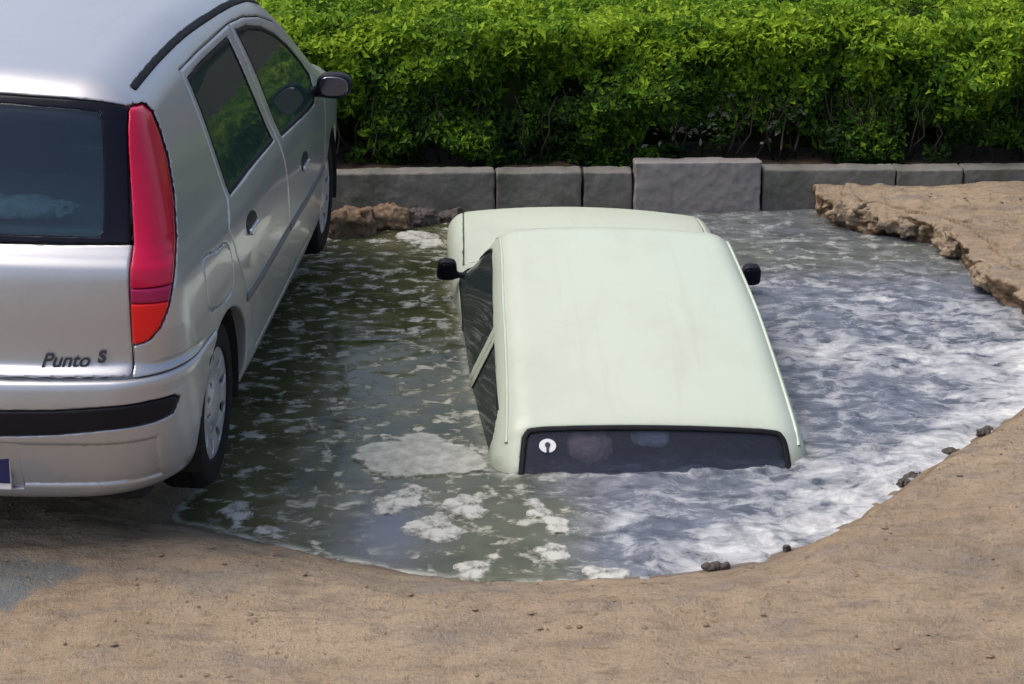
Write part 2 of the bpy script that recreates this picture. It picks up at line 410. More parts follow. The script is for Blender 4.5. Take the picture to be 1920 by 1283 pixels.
# broken, undercut edge of the pavement on the far right of the hole
def lip_f(x, y, z):
    d = poly2(x, y, PIT); zt, _ = ground_top(x, y)
    n = .045*fbm(x*7, y*7, z*10, seed=201, o=4) + .012*noise(x*34, y*34, z*34, seed=205)
    a = -(d + n - .010 + .03*np.clip((z + .02)/.1, -1.5, .3))
    a = smax(a, d - .34, .02)
    right = sstep((x - 1.55)/.25)*sstep((y - 6.15)/.5); c = np.maximum(right, sstep((y - 7.6)/.6)*sstep((x - 1.60)/.14))
    a = smax(a, (.25 - c)*.3, .02)
    top = z - (zt + .008*(1 - np.clip(d/.26, 0, 2)) + .012*noise(x*14, y*14, seed=207)*np.clip(1 - d/.2, 0, 1))
    return smax(smax(a, top, .03), -.45 - z, .02)
def ground_top(x, y):
    z = -.016 + .015*noise(x*3, y*3, seed=2) + .010*fbm(x*2.2, y*2.2, seed=11) + .008*fbm(x*8, y*15, seed=12)
    return z, None
o = field('broken_pavement', lip_f, (1.45, 5.9, -.5), (2.95, 8.74, .10), .0105, M['ground'])
nz_ = np.empty(len(o.data.vertices)*3, np.float32); o.data.vertices.foreach_get('normal', nz_)
attr(o.data, 'broken', np.clip((.75 - nz_.reshape(-1, 3)[:,2])*1.6, 0, 1)); tag(o, kind='structure')
# soil behind the kerb
t = NT('dark_soil'); c = t.mix(t.noise(14, 6, .6), (.022, .016, .011), (.075, .052, .034)); t.set(Base_Color=c, Roughness=.95, Specular_IOR_Level=.2); t.bump(t.noise(30, 5), .6, .02)
M['soil'] = t.m
sx_ = axis(-5, 6, .06, 250); sy_ = axis(8.86, 10.4, .06, 300); sy_ = sy_[sy_ > 8.85]
me, V = grid_mesh('soil', sx_, sy_, lambda x, y: .045 + .015*fbm(x*4, y*4, seed=41) + .03*(x*.0))
tag(link('soil', me, M['soil']), kind='structure')
# water
def churn_at(x, y):
    a = sstep((x + .20 + .28*noise(x*2.2, y*2.2, seed=51) + .10*noise(x*7, y*7, seed=52))/.9)*sstep((5.75 - y)/.3)
    b = sstep((x - .95)/.25)*(1 - .55*sstep((y - 7.35)/.6))
    cc = .55*sstep((y - 8.0)/.25)*sstep((x - .55)/.4)
    return np.clip(np.maximum(np.maximum(a, b), cc), 0, 1)
wx = np.arange(-1.5, 2.6, .0115); wy = np.arange(4.4, 8.86, .0115)
X, Y = np.meshgrid(wx, wy, indexing='ij'); x, y = X.ravel(), Y.ravel()
dp = poly2(x, y, PIT); ch = churn_at(x, y)
wp = .10*fbm(x*3, y*3, seed=61)
wz = WATER + (.0012 + .005*ch)*fbm(x*7 + wp*8, y*13 + wp*9, seed=62, o=3) + ch*.013*fbm(x*4.5 + wp*5, y*8 + wp*5, seed=63, o=4) + .003*np.abs(fbm(x*15, y*26, seed=64, o=3))*ch
rim = np.exp(-((x - 1.25)**2/.35 + (y - 5.35)**2/.12)); wz += .014*rim*fbm(x*9, y*14, seed=65)
me, V = grid_mesh('water', wx, wy, lambda a, b: wz, keep=dp < .5)
attr(me, 'churn', churn_at(V[:,0], V[:,1]))
# whiter water where the flow breaks: along the near right rim and in a band across the pool, calmer purple patch between
X_, Y_ = V[:,0], V[:,1]
dv = -poly2(X_, Y_, PIT)
white = np.exp(-(dv/.30)**2)*sstep((X_ - .35)/.5)*sstep((7.6 - Y_)/1.2)
white = np.maximum(white, .75*np.exp(-((X_*.25 + Y_ - 6.95)/.22)**2)*sstep((X_ - 1.05)/.2))
white = np.maximum(white, .8*np.exp(-(((X_ - 1.12)/.22)**2 + ((Y_ - 5.45)/.20)**2)))
white = np.maximum(white, .45*np.exp(-(((X_ - 1.85)/.25)**2 + ((Y_ - 6.7)/.5)**2)))
calm = np.exp(-(((X_ - 1.42)/.26)**2 + ((Y_ - 6.18)/.26)**2)) + .8*np.exp(-(((X_ - .45)/.3)**2 + ((Y_ - 5.12)/.10)**2))
attr(me, 'white', np.clip(white - .8*calm, 0, 1))
Wm = Euler((.2014, .0394, .0627)).to_matrix(); Wi = np.array(Wm.inverted())
q = (V - np.array([.5204, 5.5766, .0194])) @ Wi.T; vd = np.full(len(V), 9.); near = (np.abs(q[:,0]) < 1) & (q[:,1] > -1.6) & (q[:,1] < 3)
vd[near] = v_solid(q[near,0], q[near,1], q[near,2])
attr(me, 'shore', np.maximum(np.exp(-((dv - .012)/.016)**2)*sstep((6 - Y_)/.4), .55*np.exp(-((vd - .006)/.018)**2)))
attr(me, 'clear', np.clip(np.exp(-(((X_ + .42)/.15)**2 + ((Y_ - 5.0)/.28)**2)), 0, 1))  # patch where a bluish sky reflection is painted into the water colour
t = NT('murky_water')
chn = t.attr('churn'); wh = t.attr('white'); sky_refl = t.attr('clear')
warp = t.n('ShaderNodeTexNoise'); warp.inputs['Scale'].default_value = 3.5; warp.inputs['Detail'].default_value = 3; t.l(t.co(), warp.inputs['Vector'])
vm = t.n('ShaderNodeVectorMath', operation='SCALE'); t.l(warp.outputs[1], vm.inputs[0]); vm.inputs['Scale'].default_value = .22
va = t.n('ShaderNodeVectorMath', operation='ADD'); t.l(t.co((1, 1.7, 1)), va.inputs[0]); t.l(vm.outputs[0], va.inputs[1])
n1 = t.noise(9, 7, .60, va.outputs[0], .15); n2 = t.noise(34, 6, .7, va.outputs[0], .1); n3 = t.noise(3, 4, .5)
base = t.mix(t.ramp(n3, [(.35, 0.), (.65, 1.)]), (.044, .048, .022), (.100, .102, .054))
aer = t.mix(t.ramp(n1, [(.30, 0.), (.62, 1.)]), (.046, .060, .088), (.19, .212, .265))
base = t.mix(t.math('MULTIPLY', sky_refl, .8), base, (.10, .11, .15))
col = t.mix(t.math('MULTIPLY', chn, .96), base, aer)
# foam: threshold drops where the water breaks
n4 = t.noise(3.2, 5, .6, va.outputs[0], .3)
ff = t.math('ADD', t.math('ADD', t.math('MULTIPLY', n1, .48), t.math('MULTIPLY', n2, .22)), t.math('MULTIPLY', n4, .38))
lift = t.math('ADD', t.math('MULTIPLY', chn, .03), t.math('MULTIPLY', wh, .15))
foam = t.ramp(t.math('ADD', ff, lift), [(.575, 0.), (.80, .92)])
foam = t.math('MULTIPLY', foam, t.math('ADD', t.math('MULTIPLY', chn, .9), .10, True))
v1 = t.noise(13, 6, .64, t.co((.85, 1.1, 1)), .35)
fleck = t.ramp(v1, [(.525, 0.), (.65, .9)])
fleck = t.math('MULTIPLY', t.math('MULTIPLY', fleck, t.ramp(t.noise(2.6, 4, .6), [(.36, .5), (.56, 1.)])), t.math('SUBTRACT', 1., sky_refl, True))
fm = t.math('MAXIMUM', foam, t.math('MULTIPLY', fleck, t.math('SUBTRACT', 1., chn, True)))
base_foam = t.mix(chn, (.60, .61, .54), (.70, .71, .72)); fm = t.math('MAXIMUM', fm, t.math('MULTIPLY', t.attr('shore'), t.ramp(n1, [(.40, 0.), (.60, .8)])))
col = t.mix(fm, col, t.mix(n2, t.mix(chn, (.40, .41, .35), (.52, .54, .52)), base_foam))
t.set(Base_Color=col, Roughness=t.mix(fm, t.mix(chn, (.03,)*3, (.22,)*3), (.75,)*3), IOR=1.45, Specular_IOR_Level=.5)
bh = t.math('ADD', t.math('MULTIPLY', n1, t.math('ADD', t.math('MULTIPLY', chn, .9), .015)), t.math('MULTIPLY', n2, t.math('ADD', t.math('MULTIPLY', chn, .5), .02)))
t.bump(t.math('ADD', bh, t.math('MULTIPLY', fm, .25)), .55, .03)
M['water'] = t.m
tag(link('water', me, M['water']), kind='structure')
# ---------------------------------------------------------------- floating scum and foam pads
t = NT('pale_foam'); c = t.mix(t.noise(9, 7, .7), (.43, .43, .39), (.54, .55, .50)); c = t.mix(t.ramp(t.noise(26, 6, .7), [(.35, .3), (.5, 0.)]), c, (.36, .36, .31)); t.set(Base_Color=c, Roughness=.7, Subsurface_Weight=.0); t.bump(t.noise(60, 4, .6), .12, .003)
ed = t.attr('edge'); lace = t.ramp(t.math('ADD', t.math('ADD', t.noise(24, 6, .72, None, .4), t.math('MULTIPLY', t.noise(8, 4, .6), .5)), t.math('MULTIPLY', ed, .30)), [(.70, 0.), (.98, .88)])
tp = t.n('ShaderNodeBsdfTransparent'); ms = t.n('ShaderNodeMixShader'); t.l(lace, ms.inputs[0]); t.l(tp.outputs[0], ms.inputs[1]); t.l(t.b.outputs[0], ms.inputs[2]); t.l(ms.outputs[0], t.out.inputs[0])
M['foam'] = t.m
t = NT('flat_foam'); c = t.mix(t.noise(9, 5), (.45, .46, .41), (.54, .55, .49)); t.set(Base_Color=c, Roughness=.8, Specular_IOR_Level=.15)
fd = t.ramp(t.math('ADD', t.math('MULTIPLY', t.attr('edge'), .42), t.math('MULTIPLY', t.noise(16, 6, .65), .5)), [(.26, 0.), (.62, .93)])
tp = t.n('ShaderNodeBsdfTransparent'); ms = t.n('ShaderNodeMixShader'); t.l(fd, ms.inputs[0]); t.l(tp.outputs[0], ms.inputs[1]); t.l(t.b.outputs[0], ms.inputs[2]); t.l(ms.outputs[0], t.out.inputs[0])
M['foam_slab'] = t.m
def foam_pad(pts, h, seed):
    """a thin raft of scum: flat, ragged edged, holed"""
    P = np.array(smooth_pts(pts, 6)); c = P.mean(0); st = .006
    xs = np.arange(P[:,0].min() - .05, P[:,0].max() + .05, st); ys = np.arange(P[:,1].min() - .05, P[:,1].max() + .05, st)
    X, Y = np.meshgrid(xs, ys, indexing='ij'); x, y = X.ravel(), Y.ravel()
    big = h > .01
    d = poly2(x, y, P) + (.008 if big else .028)*fbm(x*(7 if big else 12), y*(9 if big else 16), seed=seed, o=4) + (.002 if big else .002)
    zz = np.where(d < 0, h*np.minimum(1, np.sqrt(np.maximum(-d, 0)/.04)) + .0006*fbm(x*9, y*11, seed=seed+4), -.004)
    nx, ny = len(xs), len(ys); i = np.arange(nx*ny).reshape(nx, ny)
    F = np.stack([i[:-1,:-1].ravel(), i[1:,:-1].ravel(), i[1:,1:].ravel(), i[:-1,1:].ravel()], 1)
    F = F[(d < 0)[F].any(1)]; used = np.unique(F); mp = np.full(nx*ny, -1); mp[used] = np.arange(len(used))
    V = np.stack([x - c[0], y - c[1], zz], 1)[used]
    me = npmesh('foam_patch', V, mp[F]); attr(me, 'edge', np.clip(-d[used]/(.05 if big else .03), 0, 1 if big else .6)); return me, c
pads = [
    [(-0.59,5.59),(-0.55,5.69),(-0.44,5.74),(-0.35,5.79),(-0.26,5.71),(-0.16,5.64),(-0.09,5.57),(-0.11,5.46),(-0.21,5.40),(-0.32,5.40),(-0.50,5.40),(-0.56,5.49)],
    [(-0.35,5.02),(-0.31,5.08),(-0.24,5.10),(-0.18,5.04),(-0.18,4.96),(-0.25,4.90),(-0.31,4.92)],
    [(-0.50,5.22),(-0.45,5.28),(-0.36,5.35),(-0.30,5.30),(-0.32,5.22),(-0.38,5.14),(-0.46,5.12)],
    [(-0.17,4.74),(-0.13,4.78),(-0.08,4.75),(-0.08,4.68),(-0.14,4.65)],
    [(-1.01,5.16),(-0.97,5.21),(-0.91,5.18),(-0.90,5.06),(-0.93,5.00)],
    [(-0.86,4.98),(-0.83,5.02),(-0.75,4.99),(-0.75,4.91),(-0.80,4.92)],
    [(-0.26,5.18),(-0.17,5.26),(-0.09,5.22),(-0.10,5.12),(-0.18,5.10)],
    [(0.05,5.18),(0.09,5.22),(0.17,5.08),(0.18,4.96),(0.11,5.02)],
    [(0.06,4.85),(0.12,4.92),(0.18,4.88),(0.16,4.79),(0.10,4.78)],
    [(-0.59,8.24),(-0.52,8.36),(-0.36,8.30),(-0.34,8.12),(-0.46,8.07)],
    [(0.22,4.70),(0.27,4.74),(0.36,4.73),(0.34,4.66),(0.25,4.65)],
]
lab = ['largest pale grey foam slab, floating beside the rear left corner of the sunken car',
 'oval pale foam patch floating well in front of the big slab, near the sandy edge', 'ragged foam patch just in front of the largest slab',
 'small foam ring close to the sandy rim below the sunken car', 'small foam patch by the rear wheel of the silver car', 'little foam patch on the sandy shoreline between silver wheel and bluish reflection',
 'foam patch between the big slab and the sunken car\'s rear pillar', 'slanting foam patch just under the left end of the sunken rear window', 'foam patch in open water below the sunken rear window',
 'far foam patch by the brown rubble at the kerb end of the pool', 'flat foam patch on the near sandy rim, centre of picture']
for i, p in enumerate(pads):
    me, c = foam_pad(p, .003 if i == 0 else .002, 70 + i)
    tag(link('foam_patch', me, M['foam_slab' if i == 0 else 'foam'], loc=(c[0], c[1], WATER + (.007 if i == 0 else .005))), lab[i], 'foam', 'foam patches on the murky water')
# ---------------------------------------------------------------- kerb
t = NT('weathered_concrete'); cc = t.co()
c = t.mix(t.noise(5, 7, .65), (.105, .102, .094), (.205, .198, .184)); c = t.mix(t.ramp(t.noise(2.2, 6, .7), [(.45, 0.), (.7, .7)]), c, (.055, .056, .055))
c = t.mix(t.ramp(t.noise(120, 3), [(.55, 0.), (.68, .4)]), c, (.20, .19, .18)); c = t.mix(t.ramp(t.noise(3.4, 6, .65), [(.50, 0.), (.66, .55)]), c, (.050, .062, .036)); t.set(Base_Color=c, Roughness=.9, Specular_IOR_Level=.25); t.bump(t.noise(45, 6, .65), .5, .008); M['concrete'] = t.m
t = NT('grey_slab_concrete')
c = t.mix(t.noise(6, 7, .65), (.155, .145, .145), (.235, .222, .22)); c = t.mix(t.ramp(t.noise(2.2, 6, .7), [(.5, 0.), (.7, .5)]), c, (.15, .145, .15))
c = t.mix(t.ramp(t.noise(5, 6, .7), [(.55, 0.), (.68, .5)]), c, (.10, .085, .07)); t.set(Base_Color=c, Roughness=.9, Specular_IOR_Level=.25); t.bump(t.noise(60, 6, .65), .25, .005); M['slab'] = t.m
import bmesh
def block(name, x0, x1, y0, y1, z0, z1, mat, seed, chip=.0035, parent=None, bev=.007):
    """a cast block with worn edges; origin at the middle of its foot"""
    hx, hy, hz = (x1-x0)/2, (y1-y0)/2, (z1-z0)/2
    def f(x, y, z):
        d = smax(smax(np.abs(x) - hx, np.abs(y) - hy, bev), np.abs(z - hz) - hz, bev)
        return d + chip*fbm(x*9 + seed, y*9, z*9, seed=seed, o=3) + chip*.6*noise(x*40, y*40, z*40, seed=seed)
    o = field(name, f, (-hx-.03, -hy-.03, -.03), (hx+.03, hy+.03, 2*hz+.03), .012, mat, parent)
    o.location = ((x0+x1)/2, (y0+y1)/2, z0); return o
J = [-3.7, -2.8, -1.9, -1.0, -.09, .38, .655]
J2 = [1.355, 2.09, 2.46, 3.25, 4.05]
klab = {0: 'kerb stone behind the silver car, leftmost of the row', 1: 'kerb stone hidden behind the silver hatchback', 2: 'kerb stone in front of the silver car bonnet', 3: 'long dark kerb stone just right of the silver car front wheel',
 4: 'mid grey kerb stone straight behind the left front of the sunken car', 5: 'short kerb stone touching the left side of the raised concrete slab'}
klab2 = {0: 'long kerb stone touching the right side of the raised concrete slab', 1: 'short kerb stone behind the end of the broken pavement lip', 2: 'kerb stone at the right end of the row', 3: 'kerb stone beyond the right edge of the picture'}
for JJ, ll in ((J, klab), (J2, klab2)):
    for i in range(len(JJ)-1):
        a, b = JJ[i] + .005, JJ[i+1] - .005; yk = 8.715 + .031*(a+b)/2
        o = block('kerb_stone', a, b, yk, yk + .13, -.42, .085 + random.uniform(-.004, .004), M['concrete'], 100 + i + len(JJ)*7)
        o.rotation_euler = (random.uniform(-.012, .012), random.uniform(-.004, .004), .031)
        tag(o, ll[i], 'kerb stone', 'kerb stones along the hedge')
o = block('concrete_slab', .662, 1.348, 8.70, 8.83, -.40, .135, M['slab'], 141, .004); o.rotation_euler = (-.05, 0, .02)
tag(o, 'raised pale grey concrete slab standing taller than the kerb stones either side', 'concrete slab')
# ---------------------------------------------------------------- rubble round the hole
t = NT('brown_stone'); c = t.mix(t.noise(9, 6, .6), (.075, .050, .032), (.22, .155, .10)); c = t.mix(t.ramp(t.noise(40, 3), [(.5, 0.), (.65, .5)]), c, (.27, .20, .145)); t.set(Base_Color=c, Roughness=.92, Specular_IOR_Level=.2); t.bump(t.noise(40, 6, .65), .7, .012); M['stone'] = t.m
t = NT('dark_chunk'); c = t.mix(t.noise(12, 6, .6), (.035, .030, .028), (.10, .085, .075)); t.set(Base_Color=c, Roughness=.8, Specular_IOR_Level=.3); t.bump(t.noise(50, 6), .7, .01); M['chunk'] = t.m
def rock(name, loc, size, rot, mat, seed, label, cat, group, amp=.30):
    sx, sy, sz = size; m = min(size)
    def f(x, y, z):
        q = (np.abs(x/sx)**2.6 + np.abs(y/sy)**2.6 + np.abs(z/sz)**2.6)**(1/2.6)
        return (q - 1)*m*.8 + m*amp*fbm(x/m*.9 + seed*3, y/m*.9, z/m*.9, seed=seed, o=3)
    k = 1.5; o = field(name, f, (-sx*k, -sy*k, -sz*k), (sx*k, sy*k, sz*k), max(m/9, .004), mat)
    o.location = loc; o.rotation_euler = rot; return tag(o, label, cat, group)
G1 = 'brown rubble at the kerb end of the pool'
rock('rubble_stone', (-.84, 8.36, -.10), (.13, .09, .09), (0, .1, .2), M['stone'], 1, 'dark brown rubble stone touching the front wheel of the silver car', 'stone', G1)
rock('rubble_stone', (-.64, 8.44, -.09), (.10, .08, .065), (.1, 0, -.3), M['stone'], 2, 'tan rubble stone right of the darker one near the front wheel', 'stone', G1)
rock('rubble_stone', (-.50, 8.50, -.12), (.10, .06, .05), (0, .2, .5), M['chunk'], 3, 'dark wet rubble stone at the waterline below the kerb', 'stone', G1)
rock('rubble_stone', (-.33, 8.58, -.13), (.08, .05, .045), (0, 0, .1), M['chunk'], 4, 'small dark rubble stone under the kerb left of the sunken car bonnet', 'stone', G1)
G2 = 'broken lumps of the pavement edge'
rock('pavement_lump', (1.79, 8.45, -.045), (.12, .075, .06), (.05, -.1, -.2), M['ground'], 5, 'round tan lump at the tip of the broken pavement lip', 'pavement lump', G2)
rock('pavement_lump', (1.99, 8.27, -.06), (.15, .06, .05), (.1, .1, -.4), M['ground'], 6, 'long lump on the far broken edge behind the foaming water', 'pavement lump', G2)
rock('pavement_lump', (2.19, 7.97, -.06), (.06, .11, .055), (.1, .1, .2), M['ground'], 7, 'lump at the bend of the broken pavement edge', 'pavement lump', G2)
rock('pavement_lump', (2.24, 7.45, -.07), (.055, .10, .05), (0, .2, .1), M['ground'], 8, 'lump on the right broken edge, nearer than the bend', 'pavement lump', G2)
G3 = 'dark chunks on the near right rim'
for k, (px, py, sx_, sy_, lb) in enumerate(((.905, 4.86, .026, .016, 'small dark chunk on the sandy rim below the sunken car right rear corner'), (.66, 4.735, .075, .022, 'flat dark chunk at the near waterline, leftmost of the rim chunks'),
    (1.42, 5.37, .10, .04, 'long dark chunk where white foam meets the rim'), (1.62, 5.60, .055, .03, 'dark chunk higher up the right rim'), (1.80, 5.79, .06, .035, 'dark chunk at the right edge of the picture by the rim'))):
    rock('rim_chunk', (px, py, WATER + .008), (sx_*.6, sy_*.7, .014), (0, 0, .7*(k > 1)), M['chunk'], 20 + k, lb, 'chunk', G3)
# loose grit on the road: nobody could count it
gv = []; gf = []
rng = np.random.default_rng(3)
ico = [(0,0,1),(.89,0,.45),(.28,.85,.45),(-.72,.53,.45),(-.72,-.53,.45),(.28,-.85,.45),(0,0,-.6)]
icf = [(0,1,2),(0,2,3),(0,3,4),(0,4,5),(0,5,1),(6,2,1),(6,3,2),(6,4,3),(6,5,4),(6,1,5)]
gxs = rng.uniform(-1.9, 2.9, 5200); gys = rng.uniform(3.4, 8.65, 5200)**1.0
gzs, gd = ground_z(gxs, gys); ok = gd > .10
for k_, (X0, Y0, Z0) in enumerate(zip(gxs[ok], gys[ok], gzs[ok])):
    r = rng.gamma(2., .0016) + .0012 if k_ % 16 else rng.uniform(.007, .017); a = rng.uniform(0, 6.3); b = len(gv); q = rng.uniform(.6, 1.2, 3)
    for vx, vy, vz in ico:
        u, v = vx*q[0], vy*q[1]
        gv.append((X0 + r*(u*math.cos(a) - v*math.sin(a)), Y0 + r*(u*math.sin(a) + v*math.cos(a)), Z0 + r*.6*vz*q[2] + r*.15))
    gf += [tuple(b + i for i in t_) for t_ in icf]
M['grit'] = plain('road_grit', (.20, .145, .10), .95, var=.45, sc=60, spec=.2)
tag(link('grit', npmesh('grit', gv, None, gf, smooth=False), M['grit']), 'loose brown grit scattered over the dusty ground', 'grit', kind='stuff')
# ---------------------------------------------------------------- hedge
t = NT('hedge_leaf'); ti = t.attr('tint')
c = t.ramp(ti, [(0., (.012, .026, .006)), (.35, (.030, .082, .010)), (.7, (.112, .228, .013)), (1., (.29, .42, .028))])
t.set(Base_Color=c, Roughness=.65, Specular_IOR_Level=.15)
tr = t.n('ShaderNodeBsdfTranslucent'); t.l(c, tr.inputs[0]); ms = t.n('ShaderNodeMixShader'); ms.inputs[0].default_value = .38
t.l(t.b.outputs[0], ms.inputs[1]); t.l(tr.outputs[0], ms.inputs[2]); t.l(ms.outputs[0], t.out.inputs[0]); M['leaf'] = t.m
M['twig'] = plain('twig_bark', (.030, .022, .015), .9, var=.3)
M['leaf_pale'] = plain('pale_leaf', (.16, .16, .12), .9, var=.3)  # paler leaves for the whitish spots on the hedge front
hedge = tag(empty('hedge', (.5, 9.9, .05)), 'long clipped green hedge with bright top behind the kerb', 'hedge')
HX0, HX1, HY0, HD, HT = -4.6, 5.6, 9.02, 2.3, .80
def hedge_front(x, z): return HY0 + .10*fbm(x*1.6, z*2.2, seed=81) + .07*fbm(x*5, z*5, seed=82) + .10*sstep((z - .50)/.3)
def hedge_top(x, y): return HT + .05*fbm(x*1.3, y*1.3, seed=83) + .05*fbm(x*5, y*5, seed=84) - .10*np.exp(-((y - HY0)/.16)**2)
def leaves(N, P, nrm, size, tint, seed):
    r = np.random.default_rng(seed)
    d = nrm + r.normal(0, .65, (N, 3)); d /= np.linalg.norm(d, axis=1)[:,None]
    a = np.cross(d, r.normal(0, 1, (N, 3))); a /= np.linalg.norm(a, axis=1)[:,None]
    b = np.cross(d, a); s = size[:,None]
    V = np.stack([P - a*s*.5, P + b*s*.24 + d*s*.06, P + a*s*.55 - d*s*.08, P - b*s*.24 + d*s*.06], 1).reshape(-1, 3)
    F = np.arange(4*N).reshape(N, 4)
    me = npmesh('foliage', V, F, smooth=False); attr(me, 'tint', np.repeat(tint, 4)); return me
r = np.random.default_rng(11)
Nf, Nt = 130000, 115000
# front face
x = r.uniform(HX0, HX1, Nf); z = .05 + (HT - .02)*(1 - (1 - r.uniform(0, 1, Nf))**.85); dep = r.exponential(.07, Nf)
den = fbm(x*3.2, z*4.5, dep*3, seed=85) + .55*noise(x*9, z*10, seed=86)
low = sstep((.36 - z)/.30)
k = den > (-.85 + 1.15*low)
x, z, dep = x[k], z[k], dep[k]
y = hedge_front(x, z) + dep - .05*np.clip(den[k], -1, 1)
Pf = np.stack([x, y, z], 1); nf = np.tile([0, -.75, .55], (len(x), 1))
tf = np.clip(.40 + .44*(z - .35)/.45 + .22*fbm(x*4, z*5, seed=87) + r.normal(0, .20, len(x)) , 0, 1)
# top
x = r.uniform(HX0, HX1, Nt); y = HY0 + HD*r.uniform(0, 1, Nt)**1.15; dep = r.exponential(.045, Nt)
den = fbm(x*3, y*3, seed=88) + .5*noise(x*9, y*9, seed=89); k = den > -.95
x, y, dep = x[k], y[k], dep[k]
z = hedge_top(x, y) - dep + .03*np.clip(den[k], -1, 1)
Pt = np.stack([x, y, z], 1); nt_ = np.tile([0, -.25, .9], (len(x), 1))
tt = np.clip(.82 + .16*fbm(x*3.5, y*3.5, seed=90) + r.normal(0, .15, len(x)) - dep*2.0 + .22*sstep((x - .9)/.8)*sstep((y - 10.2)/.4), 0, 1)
P = np.concatenate([Pf, Pt]); N = len(P)
sz = r.gamma(6, .0060, N)
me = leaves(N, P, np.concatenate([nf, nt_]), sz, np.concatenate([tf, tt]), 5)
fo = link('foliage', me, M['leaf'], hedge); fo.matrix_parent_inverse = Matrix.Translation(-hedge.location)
# dark inner mass so that no light leaks through, set well behind the outer leaves
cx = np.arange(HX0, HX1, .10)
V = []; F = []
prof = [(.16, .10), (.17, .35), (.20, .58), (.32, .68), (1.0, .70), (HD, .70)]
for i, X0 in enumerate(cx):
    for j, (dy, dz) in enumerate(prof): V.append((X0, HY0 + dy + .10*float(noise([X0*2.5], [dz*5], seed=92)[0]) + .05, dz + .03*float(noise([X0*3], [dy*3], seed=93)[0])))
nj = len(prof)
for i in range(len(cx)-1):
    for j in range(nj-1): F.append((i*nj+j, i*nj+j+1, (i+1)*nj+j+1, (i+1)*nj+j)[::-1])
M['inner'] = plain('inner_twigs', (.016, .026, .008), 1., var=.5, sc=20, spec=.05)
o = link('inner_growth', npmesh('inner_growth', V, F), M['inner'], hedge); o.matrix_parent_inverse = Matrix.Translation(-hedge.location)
def tubes(paths, n=5):
    V = []; F = []
    for P, rad in paths:
        P = [Vector(p) for p in P]; b = len(V)
        for i, p in enumerate(P):
            d = (P[min(i+1, len(P)-1)] - P[max(i-1, 0)]).normalized(); a = d.orthogonal().normalized(); c = d.cross(a); rr = rad[i] if hasattr(rad, '__len__') else rad
            for k in range(n): an = 2*math.pi*k/n; V.append(tuple(p + (a*math.cos(an) + c*math.sin(an))*rr))
        for i in range(len(P)-1):
            for k in range(n): F.append((b+i*n+k, b+i*n+(k+1) % n, b+(i+1)*n+(k+1) % n, b+(i+1)*n+k))
    return npmesh('tubes', V, F)
paths = []
for i in range(200):
    X0 = random.uniform(HX0, HX1); Y0 = HY0 + random.uniform(.0, .18); p = [(X0, Y0 + .06, .03)]; q = [.007]
    for k in range(4):
        X0 += random.uniform(-.06, .06); Y0 += random.uniform(-.05, .02); p.append((X0, Y0, .12 + .11*k + random.uniform(-.02, .02))); q.append(.006 - .0012*k)
    paths.append((p, q))
o = link('branches', tubes(paths), M['twig'], hedge); o.matrix_parent_inverse = Matrix.Translation(-hedge.location); tag(o, kind='stuff')
n = 420; xs_ = np.concatenate([r.normal(1.0, .10, 130), r.normal(1.42, .09, 170), r.normal(-.45, .2, 120)]); zs_ = np.concatenate([r.normal(.30, .07, 130), r.normal(.36, .07, 170), r.normal(.42, .06, 120)])
me = leaves(n, np.stack([xs_, hedge_front(xs_, zs_) + .01 + r.uniform(0, .08, n), zs_], 1), np.tile([0, -.8, .5], (n, 1)), r.gamma(9, .0042, n), np.ones(n), 8)
o = link('pale_leaves', me, M['leaf_pale'], hedge); o.matrix_parent_inverse = Matrix.Translation(-hedge.location); tag(o, kind='stuff')
# ---------------------------------------------------------------- silver hatchback
car = tag(empty('silver_hatchback', (-1.7026, 4.4932, .0064), (.008, .041, -.0423)), 'silver five-door hatchback parked with its right wheels on the brink of the hole', 'car')
def inv(k): return lambda d: -d
WIN_R = [(.932,.930),(.972,1.312),(1.20,1.322),(1.63,1.318),(1.655,1.14),(1.705,.917),(1.25,.930)]
WIN_F = [(1.765,1.318),(1.95,1.300),(2.15,1.258),(2.32,1.200),(2.477,1.120),(2.62,1.030),(2.715,.950),(2.66,.880),(2.577,.850),(2.15,.878),(1.832,.900),(1.80,1.147)]
DOOR_R = [(.895,.93),(.935,1.345),(1.2,1.352),(1.712,1.349),(1.725,1.15),(1.748,.90),(1.765,.5),(1.765,.30),(1.16,.30),(1.07,.42),(1.0,.52),(.93,.605),(.83,.754),(.795,.857)]
DOOR_F = [(1.722,1.349),(1.95,1.332),(2.18,1.292),(2.38,1.235),(2.6,1.10),(2.83,.93),(2.86,.82),(2.80,.62),(2.76,.32),(1.776,.30),(1.776,.5),(1.759,.90),(1.735,1.15)]
TAIL = [(-.55,.614),(.55,.614),(.545,.99),(.489,1.337),(.30,1.357),(0,1.361),(-.30,1.357),(-.489,1.337),(-.545,.99)]
GLASS = [(-.540,.964),(-.349,.950),(0,.938),(.349,.950),(.540,.964),(.490,1.386),(.279,1.388),(0,1.389),(-.279,1.388),(-.490,1.386)]
CLEAR = smooth_pts([(-.445,.990),(-.40,.979),(0,.968),(.40,.979),(.445,.990),(.452,1.05),(.430,1.29),(.416,1.338),(.375,1.352),(0,1.357),(-.375,1.352),(-.416,1.338),(-.430,1.29),(-.452,1.05)], 4)
def sh(s, t0, t1): return np.maximum(s + t0, -(s + t1))        # layer between depths t0 and t1 under the surface
def arch(x, y, z, r):
    d = np.minimum(np.hypot(y - S_WHEELS[0], z - .29), np.hypot(y - S_WHEELS[1], z - .29)) - r
    return smax(d, .50 - np.abs(x), .02)
def cabin(x, y, z, s):
    return smax(smax(s + .045, .50 - z, .05), smax(.30 + .12*(1.4 - z)*0 - y, y - 2.95, .05), .05)
